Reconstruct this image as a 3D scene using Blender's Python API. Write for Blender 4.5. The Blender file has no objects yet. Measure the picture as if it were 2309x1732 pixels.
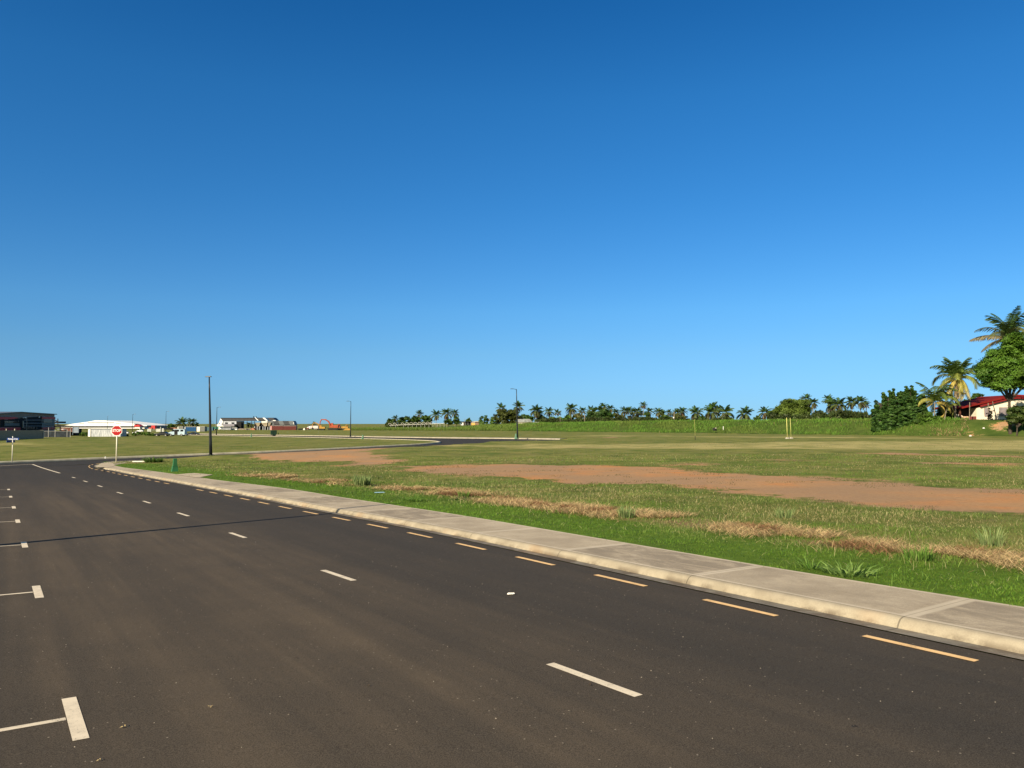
import bpy, math, random
import numpy as np
from mathutils import Vector, Matrix
from mathutils.geometry import delaunay_2d_cdt

# ---------------------------------------------------------------- camera, sky, sun, exposure
SC = bpy.context.scene
COL = SC.collection
R = math.radians
F, CX, CY, HZ = 1720.0, 1154.5, 866.0, 955.0          # calibration of the photograph (2309 x 1732)
TH = math.atan((HZ - CY) / F)
CAMH = 1.8
cam_d = bpy.data.cameras.new('camera'); cam = bpy.data.objects.new('camera', cam_d); COL.objects.link(cam)
cam.location = (0, 0, CAMH); cam.rotation_euler = (math.pi / 2 + TH, 0, 0)
cam_d.sensor_width = 36; cam_d.lens = 36 * F / 2309; cam_d.clip_start = 0.1; cam_d.clip_end = 9000
SC.camera = cam
SUN_EL, SUN_AZ = R(29), math.atan2(-0.59, -0.81)       # sun stands behind the camera, to its left
sdir = Vector((math.sin(SUN_AZ) * math.cos(SUN_EL), math.cos(SUN_AZ) * math.cos(SUN_EL), math.sin(SUN_EL)))
w = bpy.data.worlds.new('World'); SC.world = w; w.use_nodes = True
nt = w.node_tree; bg = nt.nodes['Background']
sky = nt.nodes.new('ShaderNodeTexSky'); sky.sky_type = 'NISHITA'; sky.sun_disc = False
sky.sun_elevation = SUN_EL; sky.sun_rotation = SUN_AZ
sky.air_density = 1.0; sky.dust_density = 0.0; sky.ozone_density = 5.0; sky.altitude = 0
hs = nt.nodes.new('ShaderNodeHueSaturation'); hs.inputs['Saturation'].default_value = 1.12; hs.inputs['Value'].default_value = 1.0
nt.links.new(sky.outputs[0], hs.inputs['Color'])
EXPO = 0.9
# clear tropical air: the model's horizon is too milky, so its colour is graded with elevation
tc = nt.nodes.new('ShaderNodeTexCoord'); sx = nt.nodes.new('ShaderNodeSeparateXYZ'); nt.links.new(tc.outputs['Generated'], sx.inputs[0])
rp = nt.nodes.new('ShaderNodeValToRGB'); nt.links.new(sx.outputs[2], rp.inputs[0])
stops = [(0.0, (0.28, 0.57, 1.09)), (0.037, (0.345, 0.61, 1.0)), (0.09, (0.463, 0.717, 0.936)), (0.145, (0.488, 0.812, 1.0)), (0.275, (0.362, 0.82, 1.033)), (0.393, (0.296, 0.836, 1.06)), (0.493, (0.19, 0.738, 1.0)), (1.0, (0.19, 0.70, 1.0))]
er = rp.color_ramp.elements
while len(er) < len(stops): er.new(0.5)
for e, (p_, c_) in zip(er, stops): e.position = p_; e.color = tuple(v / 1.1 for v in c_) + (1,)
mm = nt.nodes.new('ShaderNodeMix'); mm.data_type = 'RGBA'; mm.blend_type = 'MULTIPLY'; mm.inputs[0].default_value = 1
# sky half round the sun, unseen behind the viewer, tinted warm to neutralise blue fill
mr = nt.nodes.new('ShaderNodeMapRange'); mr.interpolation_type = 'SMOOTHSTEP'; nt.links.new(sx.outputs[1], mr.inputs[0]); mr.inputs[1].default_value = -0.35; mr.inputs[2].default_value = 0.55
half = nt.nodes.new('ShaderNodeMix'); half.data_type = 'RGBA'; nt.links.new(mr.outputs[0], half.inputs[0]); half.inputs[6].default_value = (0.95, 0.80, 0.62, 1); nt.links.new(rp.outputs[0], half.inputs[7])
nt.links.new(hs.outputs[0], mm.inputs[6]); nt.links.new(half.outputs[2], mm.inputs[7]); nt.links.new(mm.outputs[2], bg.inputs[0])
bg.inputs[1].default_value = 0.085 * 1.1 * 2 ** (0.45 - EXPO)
sd = bpy.data.lights.new('sun', 'SUN'); sun = bpy.data.objects.new('sun', sd); COL.objects.link(sun)
sd.energy = 4.6; sd.angle = R(0.5); sd.color = (1.0, 0.86, 0.64)
sun.rotation_euler = sdir.to_track_quat('Z', 'Y').to_euler(); sun.location = (-40, -40, 60)
SC.view_settings.view_transform = 'Standard'; SC.view_settings.look = 'None'; SC.view_settings.gamma = 1
SC.view_settings.exposure = EXPO
SC.cycles.use_denoising = True
SC.cycles.max_bounces = 6

# ---------------------------------------------------------------- helpers
rnd = random.Random(7); rng = np.random.default_rng(11)
def ray(px, py):
    c, s = math.cos(TH), math.sin(TH); a = (px - CX) / F; b = (CY - py) / F
    return np.array([a, c - b * s, s + b * c])
def W(px, py, Y):
    d = ray(px, py); t = Y / d[1]; return (d[0] * t, Y, CAMH + d[2] * t)
def sstep(x, a, b):
    t = np.clip((x - a) / (b - a), 0, 1); return t * t * (3 - 2 * t)
DX = [-60, -33, 0, 30]; DD = [3.3, 3.2, 2.8, 2.5]
def G(x, y):                                            # level of the made ground: a slope that runs out into a plain
    x = np.asarray(x, float); y = np.asarray(y, float)
    a = -0.0262 * y; b = -(np.interp(x, DX, DD) - 1.8); k = 0.35
    h = np.clip(0.5 + 0.5 * (a - b) / k, 0, 1)
    return b * (1 - h) + a * h + k * h * (1 - h)
def P(px, py, dz=0.0):                                  # where the line of sight through a photo pixel meets the ground
    d = ray(px, py); lo, hi = 0.5, 3000.0
    f = lambda t: CAMH + d[2] * t - (float(G(d[0] * t, d[1] * t)) + dz)
    for _ in range(60):
        m = (lo + hi) / 2
        if f(m) > 0: lo = m
        else: hi = m
    return (d[0] * lo, d[1] * lo)
def PP(pts, dz=0.0): return [P(a, b, dz) for a, b in pts]
def resample(pts, step):
    pts = np.array(pts, float); seg = np.hypot(*np.diff(pts, axis=0).T); s = np.concatenate([[0], np.cumsum(seg)])
    n = max(2, int(s[-1] / step) + 1); q = np.linspace(0, s[-1], n)
    return np.stack([np.interp(q, s, pts[:, 0]), np.interp(q, s, pts[:, 1])], 1)
def smooth(pts, it=2):
    pts = np.array(pts, float)
    for _ in range(it):
        p = pts.copy(); p[1:-1] = 0.25 * pts[:-2] + 0.5 * pts[1:-1] + 0.25 * pts[2:]; pts = p
    return pts
def offset(pts, d):                                     # to the right of the direction of travel
    t = np.gradient(pts, axis=0); t /= np.linalg.norm(t, axis=1)[:, None]
    return pts + np.stack([t[:, 1], -t[:, 0]], 1) * d
def inpoly(x, y, poly):
    x = np.asarray(x); y = np.asarray(y); ins = np.zeros(x.shape, bool); n = len(poly); j = n - 1
    for i in range(n):
        xi, yi = poly[i]; xj, yj = poly[j]
        c = ((yi > y) != (yj > y)) & (x < (xj - xi) * (y - yi) / (yj - yi + 1e-12) + xi); ins ^= c; j = i
    return ins
def dline(x, y, pts):                                   # distance to a polyline, side (+ left of travel), arclength
    x = np.asarray(x, float); y = np.asarray(y, float); best = np.full(x.shape, 1e9); side = np.zeros(x.shape)
    for (ax, ay), (bx, by) in zip(pts[:-1], pts[1:]):
        dx, dy = bx - ax, by - ay; L = dx * dx + dy * dy + 1e-12
        t = np.clip(((x - ax) * dx + (y - ay) * dy) / L, 0, 1)
        d = np.hypot(x - ax - t * dx, y - ay - t * dy); m = d < best
        best = np.where(m, d, best); side = np.where(m, np.sign(dx * (y - ay) - dy * (x - ax)), side)
    return best, side

# materials -------------------------------------------------------
class NT:
    def __init__(s, name):
        s.m = bpy.data.materials.new(name); s.m.use_nodes = True; s.t = s.m.node_tree; s.b = s.t.nodes['Principled BSDF']
        s.b.inputs['Specular IOR Level'].default_value = 0.25
    def n(s, ty, **k):
        o = s.t.nodes.new('ShaderNode' + ty)
        for a, v in k.items(): setattr(o, a, v)
        return o
    def l(s, a, b): s.t.links.new(a, b)
    def setin(s, sock, v):
        if isinstance(v, bpy.types.NodeSocket): s.l(v, sock)
        elif v is not None:
            if sock.type == 'RGBA' and len(v) == 3: v = (*v, 1)
            sock.default_value = v
    def pos(s): return s.n('NewGeometry').outputs['Position']
    def obj(s): return s.n('TexCoord').outputs['Object']
    def attr(s, name): return s.n('Attribute', attribute_name=name)
    def noise(s, vec, scale, detail=3, rough=0.55, dist=0):
        o = s.n('TexNoise'); s.setin(o.inputs['Vector'], vec); o.inputs['Scale'].default_value = scale
        o.inputs['Detail'].default_value = detail; o.inputs['Roughness'].default_value = rough; o.inputs['Distortion'].default_value = dist
        return o.outputs['Fac']
    def voro(s, vec, scale, out='Distance'):
        o = s.n('TexVoronoi'); s.setin(o.inputs['Vector'], vec); o.inputs['Scale'].default_value = scale; return o.outputs[out]
    def mapr(s, v, a, b, c=0., d=1.):
        o = s.n('MapRange', interpolation_type='SMOOTHSTEP'); s.setin(o.inputs[0], v)
        for i, q in zip((1, 2, 3, 4), (a, b, c, d)): o.inputs[i].default_value = q
        return o.outputs[0]
    def math(s, op, a, b=None, c=None, clamp=False):
        o = s.n('Math', operation=op, use_clamp=clamp); s.setin(o.inputs[0], a)
        if b is not None: s.setin(o.inputs[1], b)
        if c is not None: s.setin(o.inputs[2], c)
        return o.outputs[0]
    def mix(s, f, a, b, mode='MIX'):
        o = s.n('Mix', data_type='RGBA', blend_type=mode); s.setin(o.inputs[0], f); s.setin(o.inputs[6], a); s.setin(o.inputs[7], b)
        return o.outputs[2]
    def dot(s, v, d):
        o = s.n('VectorMath', operation='DOT_PRODUCT'); s.setin(o.inputs[0], v); o.inputs[1].default_value = d; return o.outputs['Value']
    def comb(s, x, y, z=0.0):
        o = s.n('CombineXYZ'); s.setin(o.inputs[0], x); s.setin(o.inputs[1], y); s.setin(o.inputs[2], z); return o.outputs[0]
    def bump(s, h, strength=0.3, dist=0.02):
        o = s.n('Bump'); o.inputs['Strength'].default_value = strength; o.inputs['Distance'].default_value = dist
        s.l(h, o.inputs['Height']); s.l(o.outputs[0], s.b.inputs['Normal'])
    def col(s, c): s.setin(s.b.inputs['Base Color'], c)
    def rough(s, v): s.setin(s.b.inputs['Roughness'], v)
MATS = {}
def paint(name, c, rough=0.6, var=0.12, metal=0.0, scale=1.5, spec=0.3):
    if name in MATS: return MATS[name]
    t = NT(name); n = t.noise(t.obj(), scale, 4)
    d = tuple(x * (1 - var * 1.6) for x in c); u = tuple(min(1, x * (1 + var)) for x in c)
    t.col(t.mix(t.mapr(n, 0.3, 0.7), d, u)); t.rough(rough); t.b.inputs['Metallic'].default_value = metal
    t.b.inputs['Specular IOR Level'].default_value = spec
    MATS[name] = t.m; return t.m
def corrug(name, c, freq, axis=(1, 0, 0), depth=0.3, var=0.12, rough=0.5):
    if name in MATS: return MATS[name]
    t = NT(name); p = t.obj(); s = t.math('SINE', t.math('MULTIPLY', t.dot(p, axis), freq))
    n = t.noise(p, 0.9, 4); k = t.mapr(n, 0.3, 0.7)
    a = t.mix(k, tuple(x * (1 - var * 1.6) for x in c), c)
    t.col(t.mix(t.mapr(s, -1, 0.2, depth, 0), a, tuple(x * 0.55 for x in c))); t.rough(rough)
    t.bump(s, 0.5, 0.05); MATS[name] = t.m; return t.m
def leafmat(name, trans=0.35, rough=0.6):
    if name in MATS: return MATS[name]
    t = NT(name); a = t.attr('col').outputs['Color']; t.col(a); t.rough(rough); t.b.inputs['Specular IOR Level'].default_value = 0.25
    tr = t.n('BsdfTranslucent'); t.l(a, tr.inputs[0]); mx = t.n('MixShader'); mx.inputs[0].default_value = trans
    out = t.t.nodes['Material Output']; t.l(t.b.outputs[0], mx.inputs[1]); t.l(tr.outputs[0], mx.inputs[2]); t.l(mx.outputs[0], out.inputs[0])
    MATS[name] = t.m; return t.m

# objects ---------------------------------------------------------
def tag(o, label=None, cat=None, group=None, kind=None):
    if label: o['label'] = label
    if cat: o['category'] = cat
    if group: o['group'] = group
    if kind: o['kind'] = kind
    return o
def empty(name, loc, rz=0.0, label=None, cat=None, group=None, s=1.0):
    o = bpy.data.objects.new(name, None); COL.objects.link(o); o.location = loc; o.rotation_euler = (0, 0, rz); o.scale = (s, s, s)
    o.empty_display_size = 0.3
    return tag(o, label, cat, group)
def link(name, me, mat=None, parent=None):
    o = bpy.data.objects.new(name, me); COL.objects.link(o)
    if mat is not None:
        if me.materials: me.materials[0] = mat
        else: me.materials.append(mat)
    if parent is not None: o.parent = parent
    return o
def npmesh(name, v, f, mat=None, parent=None, col=None, smooth_=False, attrs=None):
    v = np.asarray(v, np.float32).reshape(-1, 3); f = np.asarray(f, np.int32); k = f.shape[1]; n = len(f)
    me = bpy.data.meshes.new(name); me.vertices.add(len(v)); me.vertices.foreach_set('co', v.ravel())
    me.loops.add(n * k); me.loops.foreach_set('vertex_index', f.ravel()); me.polygons.add(n)
    me.polygons.foreach_set('loop_start', np.arange(0, n * k, k, dtype=np.int32))
    if smooth_: me.polygons.foreach_set('use_smooth', np.ones(n, bool))
    me.update(calc_edges=True)
    if col is not None:
        a = me.attributes.new('col', 'FLOAT_COLOR', 'POINT'); c = np.ones((len(v), 4), np.float32); c[:, :3] = col; a.data.foreach_set('color', c.ravel())
    for kx, vv in (attrs or {}).items():
        a = me.attributes.new(kx, 'FLOAT', 'POINT'); a.data.foreach_set('value', np.asarray(vv, np.float32))
    return link(name, me, mat, parent)
class MB:                                               # collects shapes, links them as one mesh
    def __init__(s): s.v = []; s.f = []
    def add(s, vs, fs):
        b = len(s.v); s.v += [tuple(map(float, q)) for q in vs]; s.f += [tuple(i + b for i in q) for q in fs]; return s
    def box(s, c, d, rz=0.0, taper=1.0, rot=None):
        x, y, z = (q / 2 for q in d); vs = []
        m = rot or Matrix.Rotation(rz, 3, 'Z')
        for k, (i, j) in [(-1, (-1, -1)), (-1, (1, -1)), (-1, (1, 1)), (-1, (-1, 1)), (1, (-1, -1)), (1, (1, -1)), (1, (1, 1)), (1, (-1, 1))]:
            tp = taper if k > 0 else 1
            vs.append(Vector(c) + m @ Vector((i * x * tp, j * y * tp, k * z)))
        return s.add(vs, [(0, 3, 2, 1), (4, 5, 6, 7), (0, 1, 5, 4), (1, 2, 6, 5), (2, 3, 7, 6), (3, 0, 4, 7)])
    def tube(s, pts, rad, n=8, cap=True):
        pts = [Vector(p) for p in pts]
        if not hasattr(rad, '__len__'): rad = [rad] * len(pts)
        vs = []; fs = []
        for i, p in enumerate(pts):
            t = (pts[min(i + 1, len(pts) - 1)] - pts[max(i - 1, 0)]).normalized()
            a = t.cross(Vector((0, 0, 1)) if abs(t.z) < 0.95 else Vector((1, 0, 0))).normalized(); b = t.cross(a)
            for k in range(n):
                q = 2 * math.pi * k / n; vs.append(p + (a * math.cos(q) + b * math.sin(q)) * rad[i])
        for i in range(len(pts) - 1):
            for k in range(n): fs.append((i * n + k, i * n + (k + 1) % n, (i + 1) * n + (k + 1) % n, (i + 1) * n + k))
        if cap: fs.append(tuple(range(n - 1, -1, -1))); fs.append(tuple((len(pts) - 1) * n + k for k in range(n)))
        return s.add(vs, fs)
    def prism(s, poly, a, b):                           # polygon in local (u, z) swept between vectors: a = origin+u axis ...
        o, u, wv = a; n = len(poly); o = Vector(o); u = Vector(u); wv = Vector(wv)
        vs = [o + u * p[0] + Vector((0, 0, p[1])) for p in poly] + [o + wv * b + u * p[0] + Vector((0, 0, p[1])) for p in poly]
        return s.add(vs, [tuple(range(n)), tuple(range(2 * n - 1, n - 1, -1))] + [(i, i + n, (i + 1) % n + n, (i + 1) % n) for i in range(n)])
    def cyl(s, c, r, h, axis=(0, 0, 1), n=16):
        c = Vector(c); a = Vector(axis).normalized() * h / 2; return s.tube([c - a, c + a], r, n)
    def build(s, name, mat, parent=None, smooth_=False, bevel=0.0):
        me = bpy.data.meshes.new(name); off = Vector((0, 0, 0))
        me.from_pydata(s.v, [], s.f); me.update()
        if smooth_:
            for p in me.polygons: p.use_smooth = True
        o = link(name, me, mat, parent)
        if bevel:
            m = o.modifiers.new('bevel', 'BEVEL'); m.width = bevel; m.segments = 2; m.limit_method = 'ANGLE'
        return o
def text_mesh(name, s, size, mat, parent, loc, rot, extrude=0.002, bold=0.0, sx=1.0):
    cu = bpy.data.curves.new(name, 'FONT'); cu.body = s; cu.size = size; cu.extrude = extrude; cu.align_x = 'CENTER'; cu.align_y = 'CENTER'; cu.offset = bold
    cu.resolution_u = 3
    t = bpy.data.objects.new(name, cu); COL.objects.link(t); dg = bpy.context.evaluated_depsgraph_get()
    me = bpy.data.meshes.new_from_object(t.evaluated_get(dg)); bpy.data.objects.remove(t); bpy.data.curves.remove(cu)
    o = link(name, me, mat, parent); o.location = loc; o.rotation_euler = rot; o.scale = (sx, 1, 1); return o
def copy_tree(o, parent=None):
    c = o.copy(); COL.objects.link(c)
    if parent is not None: c.parent = parent
    for ch in list(o.children): copy_tree(ch, c)
    return c
# ---------------------------------------------------------------- lines of the place (world, from the calibration)
dv = np.array([-0.561, 0.828]); nv = np.array([0.828, 0.561])      # along and across the near road
toe_px = [(2309, 1492.5), (1756, 1371), (1596, 1339), (1343, 1282), (1121, 1234), (900, 1187), (725, 1155), (560, 1121.5), (400, 1091), (330, 1077.8), (288, 1070), (248, 1061.3)]
toe = PP(toe_px); toe = [tuple(np.array(toe[0]) - dv * k) for k in (24, 12, 5)] + toe
toe_main = smooth(resample(toe, 1.0), 6)
road2_far_px = [(0, 1046), (200, 1037.2), (400, 1029), (600, 1021), (800, 1011.5), (890, 1006.5), (963, 1002.6)]
r2far = PP(road2_far_px); d0 = np.array(r2far[0]) - np.array(r2far[1]); d0 /= np.linalg.norm(d0)
r2far = [tuple(np.array(r2far[0]) + d0 * k) for k in (70, 35)] + r2far
r2far = smooth(resample(r2far, 2.0), 4)
nose2 = PP([(981, 1001), (994, 999.5), (997, 998.6), (991, 997.2), (979, 995.6)])
r3near = PP([(900, 992.5), (800, 990), (700, 987.6), (640, 986.2), (500, 983.5)])
q = np.array(r3near[-1]) - np.array(r3near[-2]); q /= np.linalg.norm(q); r3near += [tuple(np.array(r3near[-1]) + q * k) for k in (30,)]
lotB = smooth(resample(list(map(tuple, r2far)) + nose2 + r3near, 1.6), 3)     # kerb round the far lot
K3 = PP([(1262, 991.6), (1166, 990.0), (1000, 988.4), (900, 986.9), (790, 984.6), (640, 982.3), (500, 980.3), (440, 979.0)])
q = np.array(K3[-1]) - np.array(K3[-2]); q /= np.linalg.norm(q); K3 += [tuple(np.array(K3[-1]) + q * k) for k in (6,)]
K3 = smooth(resample(K3, 3.0), 4)
r2near = offset(r2far, 8.6)                              # near side of the crossing road
tip = PP([(219, 1057), (212.5, 1053), (212, 1050), (219, 1047.3), (231, 1045.0), (248, 1043)])
tipd = np.array(tip[-1]); i0 = int(np.argmin(np.hypot(*(r2near - tipd).T)))
near2 = [tuple(p) for p in r2near[i0 + 3:] if p[1] < 112]
K1 = smooth(resample([tuple(p) for p in toe_main[:-1]] + tip + near2, 0.6), 4)      # kerb toe: road, corner, crossing road
left_edge = np.array([tuple(nv * -2.3 + dv * s) for s in np.arange(-26, 62, 2.0)])  # left kerb of the near road (outside the picture)
i1 = int(np.argmax([p[1] for p in K1]))
RA = [tuple(p) for p in K1] + PP([(1000, 1004.5), (1150, 999.5), (1300, 993)]) + [tuple(K3[0])] + [tuple(p) for p in K3]
far_left = [(K3[-1][0] - 4, K3[-1][1] - 10)]
RAp = np.array(RA + far_left + [tuple(p) for p in lotB[::-1]] + [tuple(np.array(lotB[0]) + np.array([5, -14])), tuple(left_edge[-1])] + [tuple(p) for p in left_edge[::-1]])
bank_px = [(700, 971), (830, 971), (1000, 971.5), (1200, 973.2), (1300, 975), (1500, 976.5), (1700, 979.3), (1900, 982), (2050, 983.5), (2309, 986.5)]
bank = PP(bank_px); bank = [(-260, 420)] + bank + [(bank[-1][0] + 45, bank[-1][1] - 45), (bank[-1][0] + 110, bank[-1][1] - 100)]
bank = resample(bank, 6.0)
def bank_d(x, y):
    d, s = dline(x, y, bank); return d * s               # + behind the foot line
def hb(x): return np.interp(x, [-30, 5, 20, 57, 74, 90, 130], [0, 2.2, 2.5, 3.05, 3.0, 3.15, 3.3])
def vnoise(x, y, s, seed=0):
    x = np.asarray(x) / s; y = np.asarray(y) / s; xi = np.floor(x).astype(int); yi = np.floor(y).astype(int); fx = x - xi; fy = y - yi
    fx = fx * fx * (3 - 2 * fx); fy = fy * fy * (3 - 2 * fy)
    h = lambda a, b: (np.sin((a * 127.1 + b * 311.7 + seed * 74.7)) * 43758.5453) % 1.0
    return (h(xi, yi) * (1 - fx) + h(xi + 1, yi) * fx) * (1 - fy) + (h(xi, yi + 1) * (1 - fx) + h(xi + 1, yi + 1) * fx) * fy
path_back_px = [(256, 1049), (275, 1054), (315.6, 1058.5), (349.5, 1063), (394, 1069), (445, 1076), (508.5, 1085), (599, 1095), (689, 1107.5), (760, 1120), (877, 1137), (1000, 1155.6), (1074, 1166.6), (1232, 1194), (1384, 1219), (1495, 1238), (1600, 1255), (1716, 1276), (1844, 1297), (2049, 1329), (2309, 1367.6)]
pb = PP(path_back_px, 0.115); pb = pb + [tuple(np.array(pb[-1]) - dv * k) for k in (5, 12, 24)]
path_back = smooth(resample(pb, 0.8), 5)
K1pb = np.vstack([K1[::6], path_back[::-5]]) if False else K1[::5]
near2a = np.array(near2)
def H(x, y):                                             # level of the grass and earth
    x = np.asarray(x, float); y = np.asarray(y, float)
    h = G(x, y) + 0.10
    d, s = dline(x, y, near2a); L = np.where(s < 0, d, 0)
    m = (y > 50) & (y < 125) & (x < 10)
    h = h + np.where(m, 0.30 * sstep(L, 0.2, 2.5) * (1 - sstep(L, 4, 22)), 0) * sstep(y, 60, 66)
    b = bank_d(x, y)
    h = h + hb(x) * sstep(b, 0.5, np.interp(x, [62, 84], [17, 10]))
    far = sstep(y, 60, 160)
    h = h + ((vnoise(x, y, 9, 1) - 0.5) * 0.12 * sstep(y, 14, 40) + (vnoise(x, y, 2.2, 2) - 0.5) * 0.05) * sstep(dline(x, y, K1pb)[0], 2.2, 5) * sstep(dline(x, y, lotB[::3])[0], 0.6, 3)
    return h
def Hs(x, y): return float(H(np.array([x]), np.array([y]))[0])

# ---------------------------------------------------------------- ground sheet
dirt_polys = [
 [(519,1031),(604,1026),(721,1020),(800,1014.5),(857,1015),(880,1017),(804,1026),(880,1033),(918,1039),(832,1050),(756,1050),(772,1041),(627,1041),(557,1036)],
 [(870,1052),(994,1048.6),(1070,1045),(1200,1047),(1358,1048.6),(1516,1052),(1595,1061),(1706,1071),(1900,1080),(1975,1084),(2122,1095),(2309,1102),(2500,1112),(2500,1182),(2309,1166),(2122,1157),(1902,1135),(1719,1121),(1611,1115),(1573,1102),(1469,1094),(1406,1094),(1279,1090),(1200,1082),(1133,1077),(1038,1071),(921,1069),(889,1058)],
 [(1640,1043),(1690,1040.5),(1790,1037),(1830,1038),(1740,1043.5)],
 [(1500,1047.5),(1560,1044),(1640,1044),(1600,1049)],
 [(1985,1045.5),(2120,1043.5),(2309,1047),(2309,1051.5),(2120,1048.5)],
 [(1890,1022.5),(2020,1021),(2309,1028),(2309,1031),(2060,1026.5)],
 [(1225,984),(1300,983.3),(1330,984),(1300,985)], [(1345,985.5),(1385,985),(1395,987),(1350,987)]]
DP = [np.array(PP(p, 0.1)) for p in dirt_polys]
hill_dirt = [(2222, 953), (2260, 947), (2309, 949), (2380, 950), (2380, 962), (2309, 958), (2262, 957)]
def sdpoly(x, y, p):
    d, _ = dline(x, y, np.vstack([p, p[:1]])); return np.where(inpoly(x, y, p), d, -d)
def dirt_sd(x, y):
    o = np.full(np.shape(x), -30.0)
    for p in DP: o = np.maximum(o, sdpoly(x, y, p))
    c = (94.0, 145.0); q = 1.5 - np.hypot((x - c[0]) / 3.6, (y - c[1]) / 1.2)
    return np.maximum(o, q)
straw_line = smooth(resample(PP([(560, 1071), (690, 1082), (850, 1097), (1000, 1111), (1150, 1133), (1300, 1152), (1450, 1166), (1600, 1181), (1800, 1214), (1950, 1225), (2100, 1248), (2309, 1268)], 0.1) + [(9.5, 6.0)], 0.7), 3)
# points
pts = []
def grid(x0, x1, y0, y1, st, keep=None):
    xs, ys = np.meshgrid(np.arange(x0, x1, st), np.arange(y0, y1, st)); xs = xs.ravel() + rng.uniform(-.2, .2, xs.size) * st; ys = ys.ravel() + rng.uniform(-.2, .2, ys.size) * st
    if keep is not None: m = keep(xs, ys); xs, ys = xs[m], ys[m]
    pts.extend(zip(xs, ys))
wedge = lambda x, y, a=1.0: np.abs(x) < 0.78 * np.maximum(y, 0) + 6 * a
grid(-22, 30, 4, 34, 0.55, lambda x, y: wedge(x, y) & (y > -0.68 * x + 7))
grid(-62, 66, 34, 84, 1.5, wedge)
grid(-120, 120, 84, 150, 3.0, wedge)
grid(-40, 130, 118, 330, 3.2, lambda x, y: wedge(x, y) & (np.abs(bank_d(x, y) - 8) < 20) )
grid(-330, 330, 150, 420, 9.0, lambda x, y: wedge(x, y))
grid(-160, 160, -60, 84, 6.0, lambda x, y: ~wedge(x, y, 0.9) & (np.abs(x) + np.abs(y) < 190))
grid(-1500, 1500, -300, 1800, 75.0, lambda x, y: (np.hypot(x, y) > 200))
grid(-6000, 6000, -2000, 6000, 600.0, lambda x, y: np.hypot(x, y) > 1800)
base = list(pts); V = [Vector((float(a), float(b))) for a, b in base]; E = []
ring = resample(np.vstack([RAp, RAp[:1]]), 0.9)[:-1]
# keep loose points away from the rims
d, _ = dline(np.array([p[0] for p in base]), np.array([p[1] for p in base]), np.vstack([ring, ring[:1]]))
V = [v for v, dd in zip(V, d) if dd > 0.5]
def addring(r):
    b = len(V); n = len(r)
    V.extend(Vector((float(a), float(c))) for a, c in r); E.extend((b + i, b + (i + 1) % n) for i in range(n))
addring(ring)
outer = offset(ring, -0.28)
ou = inpoly(outer[:, 0], outer[:, 1], ring)
if ou.mean() > 0.5: outer = offset(ring, 0.28)
for a, b in outer: V.append(Vector((float(a), float(b))))
b0 = len(V); pbc = path_back[(path_back[:, 1] > -20)]
V.extend(Vector((float(a), float(b))) for a, b in pbc); E.extend((b0 + i, b0 + i + 1) for i in range(len(pbc) - 1))
ov, oe, of, *_ = delaunay_2d_cdt(V, E, [], 0, 1e-4)
gx = np.array([v[0] for v in ov]); gy = np.array([v[1] for v in ov])
dr, _ = dline(gx, gy, np.vstack([ring, ring[:1]])); ins = inpoly(gx, gy, ring) | (dr < 0.02)
gz = np.where(ins, G(gx, gy) - 0.08, H(gx, gy))
ixx = int(np.argmin(K1[:, 0])); pathpoly = np.vstack([K1[:ixx - 14], path_back])
pdd, _ = dline(gx, gy, path_back); inp = inpoly(gx, gy, pathpoly) & (pdd > 0.06) & ~ins
gz = np.where(inp, G(gx, gy) + 0.0, gz); gz = np.where(pdd < 0.05, G(gx, gy) + 0.113, gz)
dsd = dirt_sd(gx, gy); pd, ps = dline(gx, gy, path_back[::-1]); pathd = np.where(gy < 70, pd, 60)
sdist, _ = dline(gx, gy, straw_line); bd = bank_d(gx, gy)
# pale, scalped turf of the far field: sheets of it shown in the photograph
pale_px = [[(1150, 1004), (1500, 1001), (1800, 997), (2309, 992), (2600, 992), (2600, 1020), (2309, 1018), (2000, 1014), (1700, 1012), (1450, 1012), (1150, 1013)],
           [(1300, 981), (1560, 983.5), (2309, 989), (2309, 991), (1560, 986), (1300, 983)], [(0, 997), (60, 995), (60, 1004), (0, 1005)],
           [(960, 1009), (1200, 1007), (1200, 1010), (960, 1012)]]
pale = np.full(gx.shape, -30.0)
for p in pale_px: pale = np.maximum(pale, sdpoly(gx, gy, np.array(PP(p, 0.1))) / np.maximum(1, gy / 40))
tri = np.array([list(f) for f in of if len(f) == 3], np.int32)
print('ground verts', len(gx), 'tris', len(tri))

def soil_colours(t, p):
    a = t.noise(p, 0.55, 4); b = t.noise(p, 7, 5, 0.7)
    c = t.mix(t.mapr(a, 0.42, 0.68), (0.50, 0.290, 0.145), (0.62, 0.275, 0.100))
    c = t.mix(t.mapr(t.noise(p, 0.16, 3), 0.35, 0.6), c, (0.42, 0.265, 0.150))
    return t.mix(t.mapr(b, 0.35, 0.75), c, t.mix(0.4, c, (0.20, 0.125, 0.08)))
t = NT('grassland'); p = t.pos()
big = t.noise(p, 0.055, 4, 0.6); mid = t.noise(p, 0.35, 5, 0.65); fine = t.noise(p, 4.5, 6, 0.75); vf = t.noise(p, 30, 4, 0.8)
green = t.mix(t.mapr(fine, 0.3, 0.7), (0.070, 0.135, 0.014), (0.140, 0.215, 0.028))
olive = t.mix(t.mapr(mid, 0.32, 0.68), (0.130, 0.175, 0.032), (0.300, 0.280, 0.085))
olive = t.mix(t.mapr(fine, 0.25, 0.75), t.mix(0.45, olive, (0.055, 0.070, 0.014)), olive)
olive = t.mix(t.math('MULTIPLY', t.mapr(t.noise(p, 0.9, 4, 0.7), 0.52, 0.72), 0.5), olive, (0.27, 0.215, 0.10))
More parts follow.
